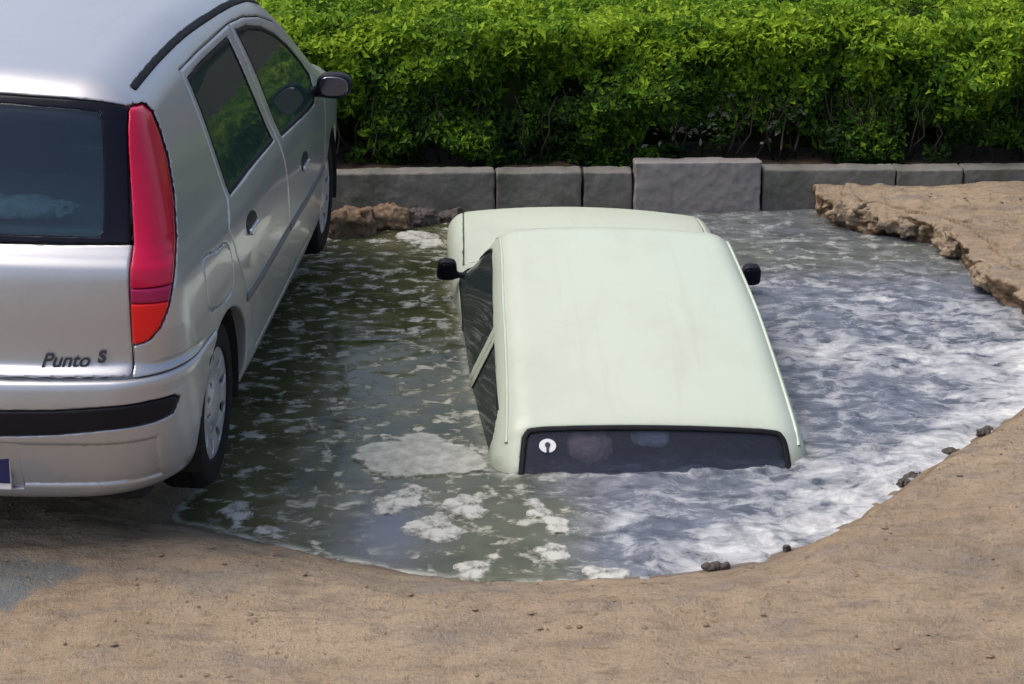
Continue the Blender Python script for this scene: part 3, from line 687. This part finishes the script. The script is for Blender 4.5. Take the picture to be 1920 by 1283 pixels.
def holes(x, y, z):
    return np.maximum(np.minimum(poly2(y, z, WIN_R), poly2(y, z, WIN_F)), .35 - np.abs(x))
def hatch2(x, y, z, P): return np.maximum(poly2(x, z*.88 + y*.47, P), y - .75)      # measured in the plane of the sloping hatch
def rearhole(x, y, z): return hatch2(x, y, z, GLASS)
def ulight(x, y): return np.abs(x)*math.cos(R(15)) + y*math.sin(R(15))
_L = [(.498,.441,1.343),(.512,.500,1.335),(.532,.529,1.304),(.556,.520,1.244),(.583,.496,1.168),(.613,.431,1.07),(.641,.326,.97),(.658,.212,.892),(.651,.164,.816),(.628,.144,.755),(.597,.134,.718),(.563,.125,.705)]
LIGHT = [(x*math.cos(R(15)) + y*math.sin(R(15)), z) for x, y, z in _L] + [(.50, .70), (.44, 1.36)]
def light2(x, y, z): return np.maximum(poly2(ulight(x, y), z, LIGHT), np.maximum(np.interp(z, [.6,.99,1.337,1.4], [.551,.546,.490,.480]) - np.abs(x), y - .8))
WSC = [(-.50,2.33),(0,2.38),(.50,2.33),(.56,2.62),(.62,2.93),(0,3.0),(-.62,2.93),(-.56,2.62)]
def bump_reg(x, y, z):      # bumper: everything low at the tail
    return np.maximum(z - .608 - .0*y, y - np.where(z > .55, .52, .42))
def panels(x, y, z):
    p = np.minimum(poly2(y, z, DOOR_R), poly2(y, z, DOOR_F)); p = np.maximum(p, .36 - np.abs(x))
    t = np.maximum(poly2(x, z, TAIL), y - .62)
    return np.minimum(p, t)
def body_f(x, y, z):
    s = s_solid(x, y, z)
    d = smax(s, -arch(x, y, z, .325), .008)
    d = smax(d, -cabin(x, y, z, s), .012)
    d = smax(d, -np.maximum(np.minimum(panels(x, y, z), light2(x, y, z)) - .0022, -(s + .022)), .005)
    d = smax(d, -np.maximum(bump_reg(x, y, z) - .003, -(s + .022)), .004)
    d = smax(d, -(holes(x, y, z)), .006); d = smax(d, -rearhole(x, y, z), .006)
    d = smax(d, -np.maximum(np.maximum(poly2(x, y, WSC), .9 - z), -(s + .12)), .008)
    fl = poly2(y, z, FLAP)
    d = smax(d, -np.maximum(np.abs(fl) - .0032, np.maximum(-(s + .01), -x)), .003)
    return d
FLAP = smooth_pts([(.47,.86),(.60,.845),(.735,.825),(.765,.75),(.755,.675),(.68,.660),(.56,.672),(.46,.70),(.445,.78)], 4)
LO, HI = (-.80, -.05, .12), (.80, 3.92, 1.54)
field('body', body_f, LO, HI, .0078, M['silver'], car)
def door_f(poly, win):
    def f(x, y, z):
        s = s_solid(x, y, z)
        d = smax(sh(s, 0, .019), np.maximum(poly2(y, z, poly), .40 - np.abs(x)) + .0015, .005)
        d = smax(d, -arch(x, y, z, .325), .006)
        return smax(d, -poly2(y, z, win), .005)
    return f
def bbox(poly, x0, x1, pad=.03):
    p = np.array(poly); return (x0, p[:,0].min() - pad, p[:,1].min() - pad), (x1, p[:,0].max() + pad, p[:,1].max() + pad)
for side in (1, -1):
    h = .0085 if side == 1 else .014
    for nm, poly, win, hy, hz in (('rear_door', DOOR_R, WIN_R, 1.07, .795), ('front_door', DOOR_F, WIN_F, 2.16, .715)):
        lo, hi = bbox(poly, .38, .80) if side == 1 else bbox(poly, -.80, -.38)
        d = field(nm, door_f(poly, win), lo, hi, h, M['silver'], car)
        lo, hi = bbox(win, .38, .80) if side == 1 else bbox(win, -.80, -.38)
        def seal(x, y, z, win=win):
            s = s_solid(x, y, z); p = poly2(y, z, win)
            return smax(sh(s, .000, .016), smax(p + .0, -(p + .017), .004), .004)
        g = field('window_seal', seal, lo, hi, .0075, M['rubber'], d)
        def gl(x, y, z, win=win):
            s = s_solid(x, y, z); return smax(sh(s, .004, .020), poly2(y, z, win) + .008, .004)
        field('window', gl, lo, hi, .0065, M['glass'], d)
        def cup(x, y, z, hy=hy, hz=hz):
            s = s_solid(x, y, z); e = np.sqrt(((y - hy)/.085)**2 + ((z - hz + .06*(y - hy))/.040)**2) - 1
            return smax(sh(s, -.002, .008), e*.04, .003)
        hd = (.60, hy - .12, hz - .08), (.78, hy + .12, hz + .08)
        if side == -1: hd = (-.78, hd[0][1], hd[0][2]), (-.60, hd[1][1], hd[1][2])
        field('handle', cup, *hd, .005, M['plastic'], d)
        def grip(x, y, z, hy=hy, hz=hz):
            s = s_solid(x, y, z); a = np.hypot(np.maximum(np.abs(y - hy - .005) - .055, 0), z - hz + .018) - .012
            return smax(sh(s, -.014, .0), a, .004)
        field('handle_grip', grip, *hd, .0045, M['silver'], d)
        if nm == 'rear_door':
            rub = [(.93,.552),(.94,.578),(1.3,.574),(1.757,.566),(1.757,.536),(1.3,.545)]
        else: rub = [(1.78,.565),(2.2,.556),(2.74,.544),(2.74,.516),(2.2,.526),(1.78,.535)]
        def rb(x, y, z, rub=rub):
            s = s_solid(x, y, z); return smax(sh(s, -.007, .004), poly2(y, z, rub), .006)
        lo, hi = bbox(rub, .60, .78) if side == 1 else bbox(rub, -.78, -.60)
        field('rub_strip', rb, lo, hi, .006, M['strip'], d)
def tail_f(x, y, z):
    s = s_solid(x, y, z)
    d = smax(sh(s, 0, .019), np.maximum(poly2(x, z, TAIL), y - .66) + .0018, .005)
    return smax(d, -rearhole(x, y, z), .005)
tg = field('tailgate', tail_f, (-.60, 0, .57), (.60, .62, 1.42), .0085, M['silver'], car)
def frit_f(x, y, z):
    s = s_solid(x, y, z); c = hatch2(x, y, z, CLEAR)
    return smax(sh(s, .001, .016), smax(hatch2(x, y, z, GLASS) + .003, -c, .002), .003)
field('window_border', frit_f, (-.58, .05, .95), (.58, .62, 1.40), .0075, M['black_glass'], tg)
def rg_f(x, y, z):
    s = s_solid(x, y, z); return smax(sh(s, .002, .018), hatch2(x, y, z, CLEAR) - .004, .003)
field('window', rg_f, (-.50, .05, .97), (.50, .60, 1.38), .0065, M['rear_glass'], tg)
def text_obj(body, name, size, mat, parent, loc, rot, shear=0., depth=.002, bold=0.):
    cu = bpy.data.curves.new(name, 'FONT'); cu.body = body; cu.size = size; cu.shear = shear; cu.extrude = depth; cu.offset = bold
    tmp = bpy.data.objects.new('tmp', cu); COL.objects.link(tmp)
    me = bpy.data.meshes.new_from_object(tmp.evaluated_get(bpy.context.evaluated_depsgraph_get()))
    bpy.data.objects.remove(tmp); me.name = name; me.materials.clear()
    return link(name, me, mat, parent, loc, rot)
M['badge'] = plain('dark_chrome_badge', (.05, .055, .07), .35, .3)
text_obj('Punto', 'badge', .058, M['badge'], tg, (.288, .0695, .642), (R(90-7), 0, R(8.5)), .38, .0012, .001)
text_obj('S', 'badge', .050, M['badge'], tg, (.450, .0950, .655), (R(90-7), 0, R(10)), .2, .0015, .002)
# rear lamps
for side in (1, -1):
    sx0 = (.46, .74) if side == 1 else (-.74, -.46)
    def lens(z0, z1):
        def f(x, y, z):
            s = s_solid(x, y, z)
            return smax(sh(s, -.004, .018), np.maximum(light2(x, y, z) + .002, np.maximum(z0 - z, z - z1)), .007)
        return f
    b = (sx0[0], .05, .66), (sx0[1], .60, 1.40)
    tl = field('taillight', lens(.879, 2), *b, .007 if side == 1 else .012, M['red'], car)
    field('reverse_lens', lens(.834, .878), *b, .007 if side == 1 else .012, M['violet'], tl)
    field('indicator_lens', lens(.5, .833), *b, .007 if side == 1 else .012, M['orange'], tl)
# rear bumper with its rub strip and plate
STRIP = [(-.668,.517),(-.655,.532),(-.60,.536),(-.48,.534),(-.33,.526),(0,.522),(.33,.526),(.48,.534),(.60,.536),(.655,.532),(.668,.517),(.650,.468),(.605,.460),(.48,.456),(.33,.443),(0,.430),(-.33,.443),(-.48,.456),(-.605,.460),(-.650,.468)]
PLATE = [(-.215,.245),(.215,.245),(.215,.410),(-.215,.410)]
def bump_f(x, y, z):
    s = s_solid(x, y, z) - .006
    d = smax(sh(s, 0, .026), bump_reg(x, y, z), .012)
    d = smax(d, -arch(x, y, z, .330), .006)
    d = smax(d, -np.maximum(np.maximum(poly2(x, z, STRIP), y - .4) , -(s + .012)), .006)
    rec = np.maximum(np.maximum(np.abs(x) - .60, np.abs(z - .335 + .02*x*x) - .070), y - .4)
    d = smax(d, -np.maximum(rec, -(s + .007)), .02)
    return smax(d, -np.maximum(np.maximum(poly2(x, z, PLATE), y - .3), -(s + .014)), .008)
bu = field('rear_bumper', bump_f, (-.80, -.06, .14), (.80, .60, .68), .0072, M['silver'], car)
def bst(x, y, z):
    s = s_solid(x, y, z) - .006; return smax(sh(s, -.002, .014), np.maximum(poly2(x, z, STRIP), y - .4) + .003, .008)
field('rub_strip', bst, (-.72, -.06, .40), (.72, .40, .56), .007, M['plastic'], bu)
def plate_box(x0, x1, z0, z1, y, th, mat, name, parent):
    V = [(a, b, c) for a in (x0, x1) for b in (y - th, y) for c in (z0, z1)]
    F = [(0,1,3,2),(4,6,7,5),(0,4,5,1),(2,3,7,6),(0,2,6,4),(1,5,7,3)]
    return link(name, npmesh(name, V, F, smooth=False), mat, parent)
pl = plate_box(-.20, .186, .252, .372, .020, .010, M['white'], 'licence_plate', bu); pl.rotation_euler = (R(-4), 0, R(2))
plate_box(.146, .184, .272, .3695, .0095, .002, M['blue_band'], 'plate_band', pl); plate_box(-.198, -.160, .272, .3695, .0095, .002, M['blue_band'], 'plate_band', pl)
# roof gutter trims
for side in (1, -1):
    pts = [(.475*side, y) for y in (.535, .8)] + [(.479*side, 1.175), (.488*side, 1.64), (.494*side, 1.9), (.500*side, 2.15), (.512*side, 2.35)]
    def tr_(x, y, z, pts=pts):
        s = s_solid(x, y, z); return smax(sh(s, -.004, .006), seg2(x, y, pts) - .010, .004)
    b = (.44, .50, 1.25) if side == 1 else (-.54, .50, 1.25); e = (.54, 2.40, 1.50) if side == 1 else (-.44, 2.40, 1.50)
    field('roof_trim', tr_, b, e, .006, M['rubber'], car)
# windscreen
def ws(x, y, z):
    s = s_solid(x, y, z); return smax(sh(s, .002, .022), np.maximum(poly2(x, y, WSC) - .01, .9 - z), .004)
field('windscreen', ws, (-.68, 2.2, .88), (.68, 3.1, 1.45), .010, M['glass'], car)
# mirrors
for side in (1, -1):
    cx, cy, cz = .790*side, 2.62, .925
    def mh(x, y, z):
        u = np.abs((x - cx)/.076)**2.6 + np.abs((y - cy - .02)/.060)**2.6 + np.abs((z - cz)/.054)**2.6
        d = (u**(1/2.6) - 1)*.06
        d = smax(d, cy - .012 - y, .01)
        d = smin(d, np.hypot(np.maximum(np.abs(x - .715*side) - .07, 0), np.hypot((y - cy - .02), z - cz + .035)) - .022, .02)
        return d
    mi = field('wing_mirror', mh, (cx - .18, cy - .10, cz - .12), (cx + .18, cy + .12, cz + .12), .006, M['plastic'], car)
    def mg(x, y, z):
        u = np.abs((x - cx)/.064)**2.6 + np.abs((z - cz)/.043)**2.6
        return smax((u**(1/2.6) - 1)*.05, np.abs(y - cy + .014) - .006, .003)
    field('mirror_glass', mg, (cx - .12, cy - .05, cz - .09), (cx + .12, cy + .03, cz + .09), .005, M['mirror'], mi)
# wheels
def tyre_f(x, y, z):
    r = np.hypot(y, z); q = np.maximum(np.abs(x) - .078 + .9*np.maximum(r - .262, 0)**1.0*.25, 0)
    d = smax(smax(r - .288, np.abs(x) - .082, .05), .186 - r, .02)
    tread = .004*np.clip(np.cos(x*2*math.pi/.034)*3 - 1.6, 0, 1)*np.clip((r - .27)/.01, 0, 1)
    return d + tread
def cover_f(x, y, z):
    r = np.hypot(y, z); a = np.arctan2(z, y)
    dome = .068 + .012*np.sqrt(np.maximum(1 - (r/.2)**2, 0)) + .006*np.exp(-(r/.045)**2) - .014*np.exp(-((r - .105)/.035)**2)
    d = smax(np.abs(x - dome + .008) - .008, r - .206, .006)
    k = 9; am = (a + math.pi/k) % (2*math.pi/k) - math.pi/k
    slot = np.hypot((r - .148)/1.0, am*r/.62) - .026
    slot2 = np.hypot((r - .080)/1.0, (((a) % (2*math.pi/k)) - math.pi/k)*r) - .009
    return smax(smax(d, -slot, .006), -slot2, .004)
def disc_f(x, y, z): r = np.hypot(y, z); return smax(np.abs(x - .01) - .02, r - .195, .01)
tyre_o = cover_o = disc_o = None
wheel0 = None
for wy_ in S_WHEELS:
    for side in (1, -1):
        if wheel0 is None:
            wheel0 = empty('wheel'); wheel0.parent = car
            a = field('tyre', tyre_f, (-.1, -.31, -.31), (.1, .31, .31), .0075, M['tyre'], wheel0)
            b = field('wheel_cover', cover_f, (-.0, -.21, -.21), (.11, .21, .21), .0055, M['cover'], wheel0)
            c = field('brake_disc', disc_f, (-.05, -.21, -.21), (.06, .21, .21), .01, M['dark'], wheel0); kids = (a, b, c); wo = wheel0
        else:
            wo = wheel0.copy(); COL.objects.link(wo); wo.parent = car
            for kk in kids: c_ = kk.copy(); COL.objects.link(c_); c_.parent = wo
        wo.location = (.598*side, wy_, .29); wo.rotation_euler = (R(17*wy_), 0, 0 if side == 1 else math.pi)
# dark arch linings and floor pan
for wy_ in S_WHEELS:
    for side in (1, -1):
        V = []; F = []; n = 36
        for k in range(n + 1):
            an = -.35 + (math.pi + .7)*k/n
            for xx, rr in ((.72, .322), (.50, .322), (.50, .05)):
                V.append((xx*side, wy_ + rr*math.cos(an), .29 + rr*math.sin(an)))
        for k in range(n):
            for j in range(2): F.append((k*3+j, k*3+j+1, k*3+j+4, k*3+j+3))
        # inner rim tucked just behind the wing
        V = [(v[0] if abs(v[0]) < .6 else v[0]*.955, v[1], v[2]) for v in V]
        link('arch_lining', npmesh('arch_lining', V, F), M['dark'], car)
def floor_f(x, y, z): return smax(smax(np.abs(x) - .56, np.abs(y - 1.9) - 1.72, .05), np.abs(z - .20) - .05, .04)
field('floor_pan', floor_f, (-.62, .1, .12), (.62, 3.7, .28), .02, M['dark'], car)
# seats and parcel shelf inside
def seat_f(cx, cy, wdt, ht):
    def f(x, y, z):
        yy = y - cy - .22*(z - .5)*-1
        back = smax(smax(np.abs(x - cx) - wdt, np.abs(yy) - .06, .06), np.abs(z - .5 - ht/2) - ht/2, .08)
        cush = smax(smax(np.abs(x - cx) - wdt, np.abs(y - cy - .25) - .25, .06), np.abs(z - .50) - .08, .06)
        return smin(back, cush, .04)
    return f
for cx in (-.31, .31):
    s_ = field('front_seat', seat_f(cx, 1.72, .22, .52), (cx - .26, 1.4, .38), (cx + .26, 2.3, 1.1), .02, M['seat'], car)
    def hr(x, y, z, cx=cx): return smax(smax(np.abs(x - cx) - .12, np.abs(y - 1.60) - .045, .05), np.abs(z - 1.12) - .075, .06)
    field('headrest', hr, (cx - .16, 1.5, 1.0), (cx + .16, 1.7, 1.25), .015, M['seat'], s_)
field('rear_seat', seat_f(0, .98, .52, .48), (-.6, .75, .38), (.6, 1.55, 1.05), .02, M['seat'], car)
M['shelf'] = plain('parcel_shelf_cloth', (.30, .40, .40), .9)
def shelf_f(x, y, z): return smax(smax(np.abs(x) - .50, np.abs(y - .58) - .29, .03), np.abs(z - .985) - .014, .01)
field('parcel_shelf', shelf_f, (-.56, .2, .95), (.56, .95, 1.03), .012, M['shelf'], car)
# head lamps
for side in (1, -1):
    def hl(x, y, z):
        s = s_solid(x, y, z); e = np.sqrt(((np.abs(x) - .50)/.14)**2 + ((z - .66)/.075)**2) - 1
        return smax(sh(s, -.004, .015), np.maximum(e*.07, 3.2 - y), .006)
    field('headlight', hl, (.3, 3.2, .55) if side == 1 else (-.75, 3.2, .55), (.75, 3.95, .8) if side == 1 else (-.3, 3.95, .8), .010, M['clear'], car)
# ---------------------------------------------------------------- pale green saloon sunk in the hole
sal = tag(empty('sunken_saloon', (.5204, 5.5766, .0194), (.2014, .0394, .0627)), 'pale green saloon car sunk in the water hole to its windows, tail deepest', 'car')
VF = [(.725,-.075),(1.38,-.085),(1.47,-.14),(1.86,-.435),(1.85,-.462),(.80,-.462),(.765,-.25)]
VR = [(.615,-.075),(.16,-.085),(.07,-.14),(-.02,-.30),(-.08,-.462),(.685,-.462),(.65,-.25)]
VG = smooth_pts([(-.488,-.13),(-.474,-.062),(-.425,-.040),(-.2,-.034),(0,-.032),(.2,-.034),(.425,-.040),(.476,-.062),(.494,-.13),(.512,-.38),(.525,-.56),(.49,-.60),(0,-.61),(-.49,-.60),(-.525,-.56),(-.51,-.38)], 5)
def v_glass2(x, y, z): return poly2(x, z*.66 + y*.75, VG)
VS = [(-.47,1.50),(0,1.53),(.47,1.50),(.57,1.84),(0,1.89),(-.57,1.84)]
def v_cab(x, y, z, s): return smax(smax(s + .035, -.80 - z, .05), smax(-.55 - y, y - 1.95, .05), .05)
def v_hole(x, y, z):
    a = np.maximum(np.minimum(poly2(y, z, VF), poly2(y, z, VR)), .35 - np.abs(x))
    b = np.maximum(v_glass2(x, y, z), y - .12); b = np.maximum(b, -.62 - y)
    return np.minimum(a, b)
BON = [(-.62,1.97),(0,2.0),(.62,1.97),(.60,2.66),(.3,2.70),(-.3,2.70),(-.60,2.66)]
BOOT = [(-.56,-.62),(.56,-.62),(.58,-1.22),(.3,-1.27),(-.3,-1.27),(-.58,-1.22)]
def v_body(x, y, z):
    s = v_solid(x, y, z)
    d = smax(s, -v_cab(x, y, z, s), .012); d = smax(d, -v_hole(x, y, z), .006)
    d = smax(d, -np.maximum(np.maximum(poly2(x, y, VS), -.6 - z), -(s + .12)), .008)
    lid = np.maximum(np.minimum(poly2(x, y, BON), poly2(x, y, BOOT)), -.72 - z)
    d = smax(d, -np.maximum(lid - .003, -(s + .02)), .004)
    for yy, zz in ((-.42, -1.02), (2.0, -1.02)):
        d = smax(d, -smax(np.hypot(y - yy, z - zz) - .31, .5 - np.abs(x), .02), .01)
    gap = np.minimum(np.abs(seg2(y, z, [(.66,-.07),(.74,-.47),(.74,-1.0)])), np.abs(seg2(y, z, [(1.92,-.45),(1.75,-.75),(1.7,-1.0)])))
    d = smax(d, -np.maximum(np.maximum(gap - .003, -(s + .010)), .35 - np.abs(x)), .003)
    return d
field('body', v_body, (-.78, -1.45, -1.2), (.78, 2.85, .12), .0095, M['green'], sal)
def lidf(poly):
    def f(x, y, z):
        s = v_solid(x, y, z); return smax(sh(s, 0, .018), np.maximum(poly2(x, y, poly), -.72 - z) + .0015, .006)
    return f
field('bonnet', lidf(BON), (-.68, 1.9, -.72), (.68, 2.78, -.38), .010, M['green'], sal)
field('boot_lid', lidf(BOOT), (-.66, -1.36, -.72), (.66, -.56, -.38), .014, M['green'], sal)
def v_seal(x, y, z):
    s = v_solid(x, y, z); p = np.maximum(v_glass2(x, y, z), np.maximum(y - .12, -.62 - y))
    return smax(sh(s, -.005, .014), smax(p - .004, -(p + .017), .006), .006)
field('rear_window_seal', v_seal, (-.58, -.56, -.44), (.58, .12, .0), .0065, M['rubber'], sal)
def v_rg(x, y, z):
    s = v_solid(x, y, z); return smax(sh(s, .003, .019), np.maximum(v_glass2(x, y, z), np.maximum(y - .12, -.62 - y)) + .008, .004)
vg = field('rear_window', v_rg, (-.58, -.56, -.44), (.58, .12, .0), .0065, M['saloon_glass'], sal)
for side in (1, -1):
    for nm, win in (('front_window', VF), ('rear_side_window', VR)):
        lo, hi = bbox(win, .42, .76) if side == 1 else bbox(win, -.76, -.42)
        def g(x, y, z, win=win):
            s = v_solid(x, y, z); return smax(sh(s, .006, .022), poly2(y, z, win) + .006, .004)
        gw = field(nm, g, lo, hi, .0065, M['side_glass'], sal)
        def sl_(x, y, z, win=win):
            s = v_solid(x, y, z); p = poly2(y, z, win); return smax(sh(s, .001, .02), smax(p, -(p + .010), .004), .004)
        field('window_seal', sl_, lo, hi, .0075, M['rubber'], gw)
    # rain gutter along the roof edge
    P = []
    for yy in np.linspace(-.04, 1.44, 26):
        zz = float(V_R(np.array([yy]))[0]) - .062; xx = .6
        for it in range(60):
            sv = float(v_solid(np.array([xx]), np.array([yy]), np.array([zz]))[0]); xx -= sv*.8
        P.append((side*(xx + .001), yy, zz))
    for yy, zz in ((1.62, -.22), (1.85, -.40)):
        xx = .6
        for it in range(60): xx -= float(v_solid(np.array([xx]), np.array([yy]), np.array([zz]))[0])*.8
        P.append((side*(xx + .001), yy, zz))
    link('rain_gutter', tubes([(P, .0075)], 8), M['green'], sal)
    cx, cy, cz = .710*side, 1.72, -.385
    def mh(x, y, z):
        u = np.abs((x - cx)/.045)**3 + np.abs((y - cy)/.040)**3 + np.abs((z - cz)/.050)**3
        d = smax((u**(1/3) - 1)*.05, cy - .02 - y, .008)
        return smin(d, np.hypot(np.maximum(np.abs(x - .68*side) - .06, 0), np.hypot(y - cy, z - cz + .03)) - .014, .02)
    mi = field('wing_mirror', mh, (cx - .16, cy - .09, cz - .1), (cx + .16, cy + .09, cz + .1), .006, M['plastic'], sal)
    def mg(x, y, z):
        u = np.abs((x - cx)/.035)**3 + np.abs((z - cz)/.039)**3
        return smax((u**(1/3) - 1)*.05, np.abs(y - cy + .022) - .005, .003)
    field('mirror_glass', mg, (cx - .11, cy - .05, cz - .08), (cx + .11, cy + .02, cz + .08), .005, M['black_glass'], mi)
def v_ws(x, y, z):
    s = v_solid(x, y, z); return smax(sh(s, .003, .023), np.maximum(poly2(x, y, VS) - .012, -.6 - z), .004)
field('windscreen', v_ws, (-.62, 1.42, -.5), (.62, 1.95, .02), .010, M['glass'], sal)
# round white sticker with a dark key-shaped mark, on the glass
def on_glass(x, z):
    y = -.6
    lo, hi = -.7, .1
    for it in range(40):
        mid = (lo + hi)/2
        if float(v_solid(np.array([x]), np.array([mid]), np.array([z]))[0]) > 0: lo = mid
        else: hi = mid
    return lo
def decal(name, pts, mat, off, thick=.0015, cx=-.393, cz=-.075):
    """flat patch laid on the rear window"""
    n = len(pts); yv = on_glass(cx, cz); y2 = on_glass(cx, cz - .03); sl = (yv - y2)/.03
    nrm = Vector((0, -1, sl)).normalized(); upv = Vector((0, sl, 1)).normalized()
    V = []
    for k in (0, 1):
        for a, b in pts: V.append(tuple(Vector((cx, yv, cz)) + Vector((a, 0, 0)) + upv*b + nrm*(off + thick*k)))
    bm = bmesh.new(); vs_ = [bm.verts.new(v) for v in V]
    bm.faces.new(vs_[n:]); bm.faces.new(vs_[:n][::-1])
    for i in range(n): bm.faces.new((vs_[i], vs_[(i+1) % n], vs_[n + (i+1) % n], vs_[n + i]))
    bmesh.ops.recalc_face_normals(bm, faces=bm.faces)
    me = bpy.data.meshes.new(name); bm.to_mesh(me); bm.free(); return link(name, me, mat, vg)
st_ = decal('sticker', [(.031*math.cos(a), .026*math.sin(a)) for a in np.linspace(0, 2*math.pi, 33)[:-1]], M['white'], -.001)
mk = [(.010*math.cos(a), .003 + .010*math.sin(a)) for a in np.linspace(-math.pi*.30, math.pi*1.30, 16)] + [(-.0045, -.008), (-.0055, -.0262), (.0055, -.0262), (.0045, -.008)]
md = decal('sticker_mark', mk, M['badge'], .001); md.parent = st_
# inside the saloon
def v_seat(x, y, z): return smax(smax(np.abs(x) - .50, np.abs(y - .10 + .3*(z + .45)) - .07, .06), np.abs(z + .52) - .28, .08)
field('rear_seat', v_seat, (-.6, -.25, -.85), (.6, .4, -.2), .02, M['seat'], sal)
for cx in (-.30, .30):
    def fs(x, y, z, cx=cx): return smax(smax(np.abs(x - cx) - .20, np.abs(y - .95 + .25*(z + .4)) - .06, .06), np.abs(z + .45) - .30, .08)
    field('front_seat', fs, (cx - .26, .7, -.8), (cx + .26, 1.25, -.1), .02, M['seat'], sal)
# two things afloat behind the rear glass
M['pink'] = plain('pinkish_cloth', (.80, .52, .43), .97, spec=.05, var=.25, sc=20)
M['pale'] = plain('pale_cloth', (.80, .84, .78), .97, spec=.05, var=.25, sc=20)
rock('window_bundle', (.285, 5.580, -.095), (.085, .05, .060), (0, 0, .3), M['pink'], 51, 'pinkish crumpled bundle behind the left half of the sunken rear window', 'bundle', None, .14)
rock('window_bundle', (.515, 5.605, -.068), (.070, .045, .035), (0, 0, -.2), M['pale'], 52, 'pale round bundle behind the middle of the sunken rear window', 'bundle', None, .14)
M['teal'] = plain('pale_teal', (.62, .84, .80), .95, var=.2, sc=20, spec=.05)
lp = Euler((.008, .041, -.0423)).to_matrix() @ Vector((.07, .30, 1.055)) + Vector((-1.7026, 4.4932, .0064))
rock('window_bundle', tuple(lp), (.26, .05, .035), (0, .04, 0), M['teal'], 53, 'pale teal cloth lying on the parcel shelf behind the silver car\'s rear window', 'bundle', None, .12)  # added shape that makes the pale band low in this window
bpy.context.view_layer.update()
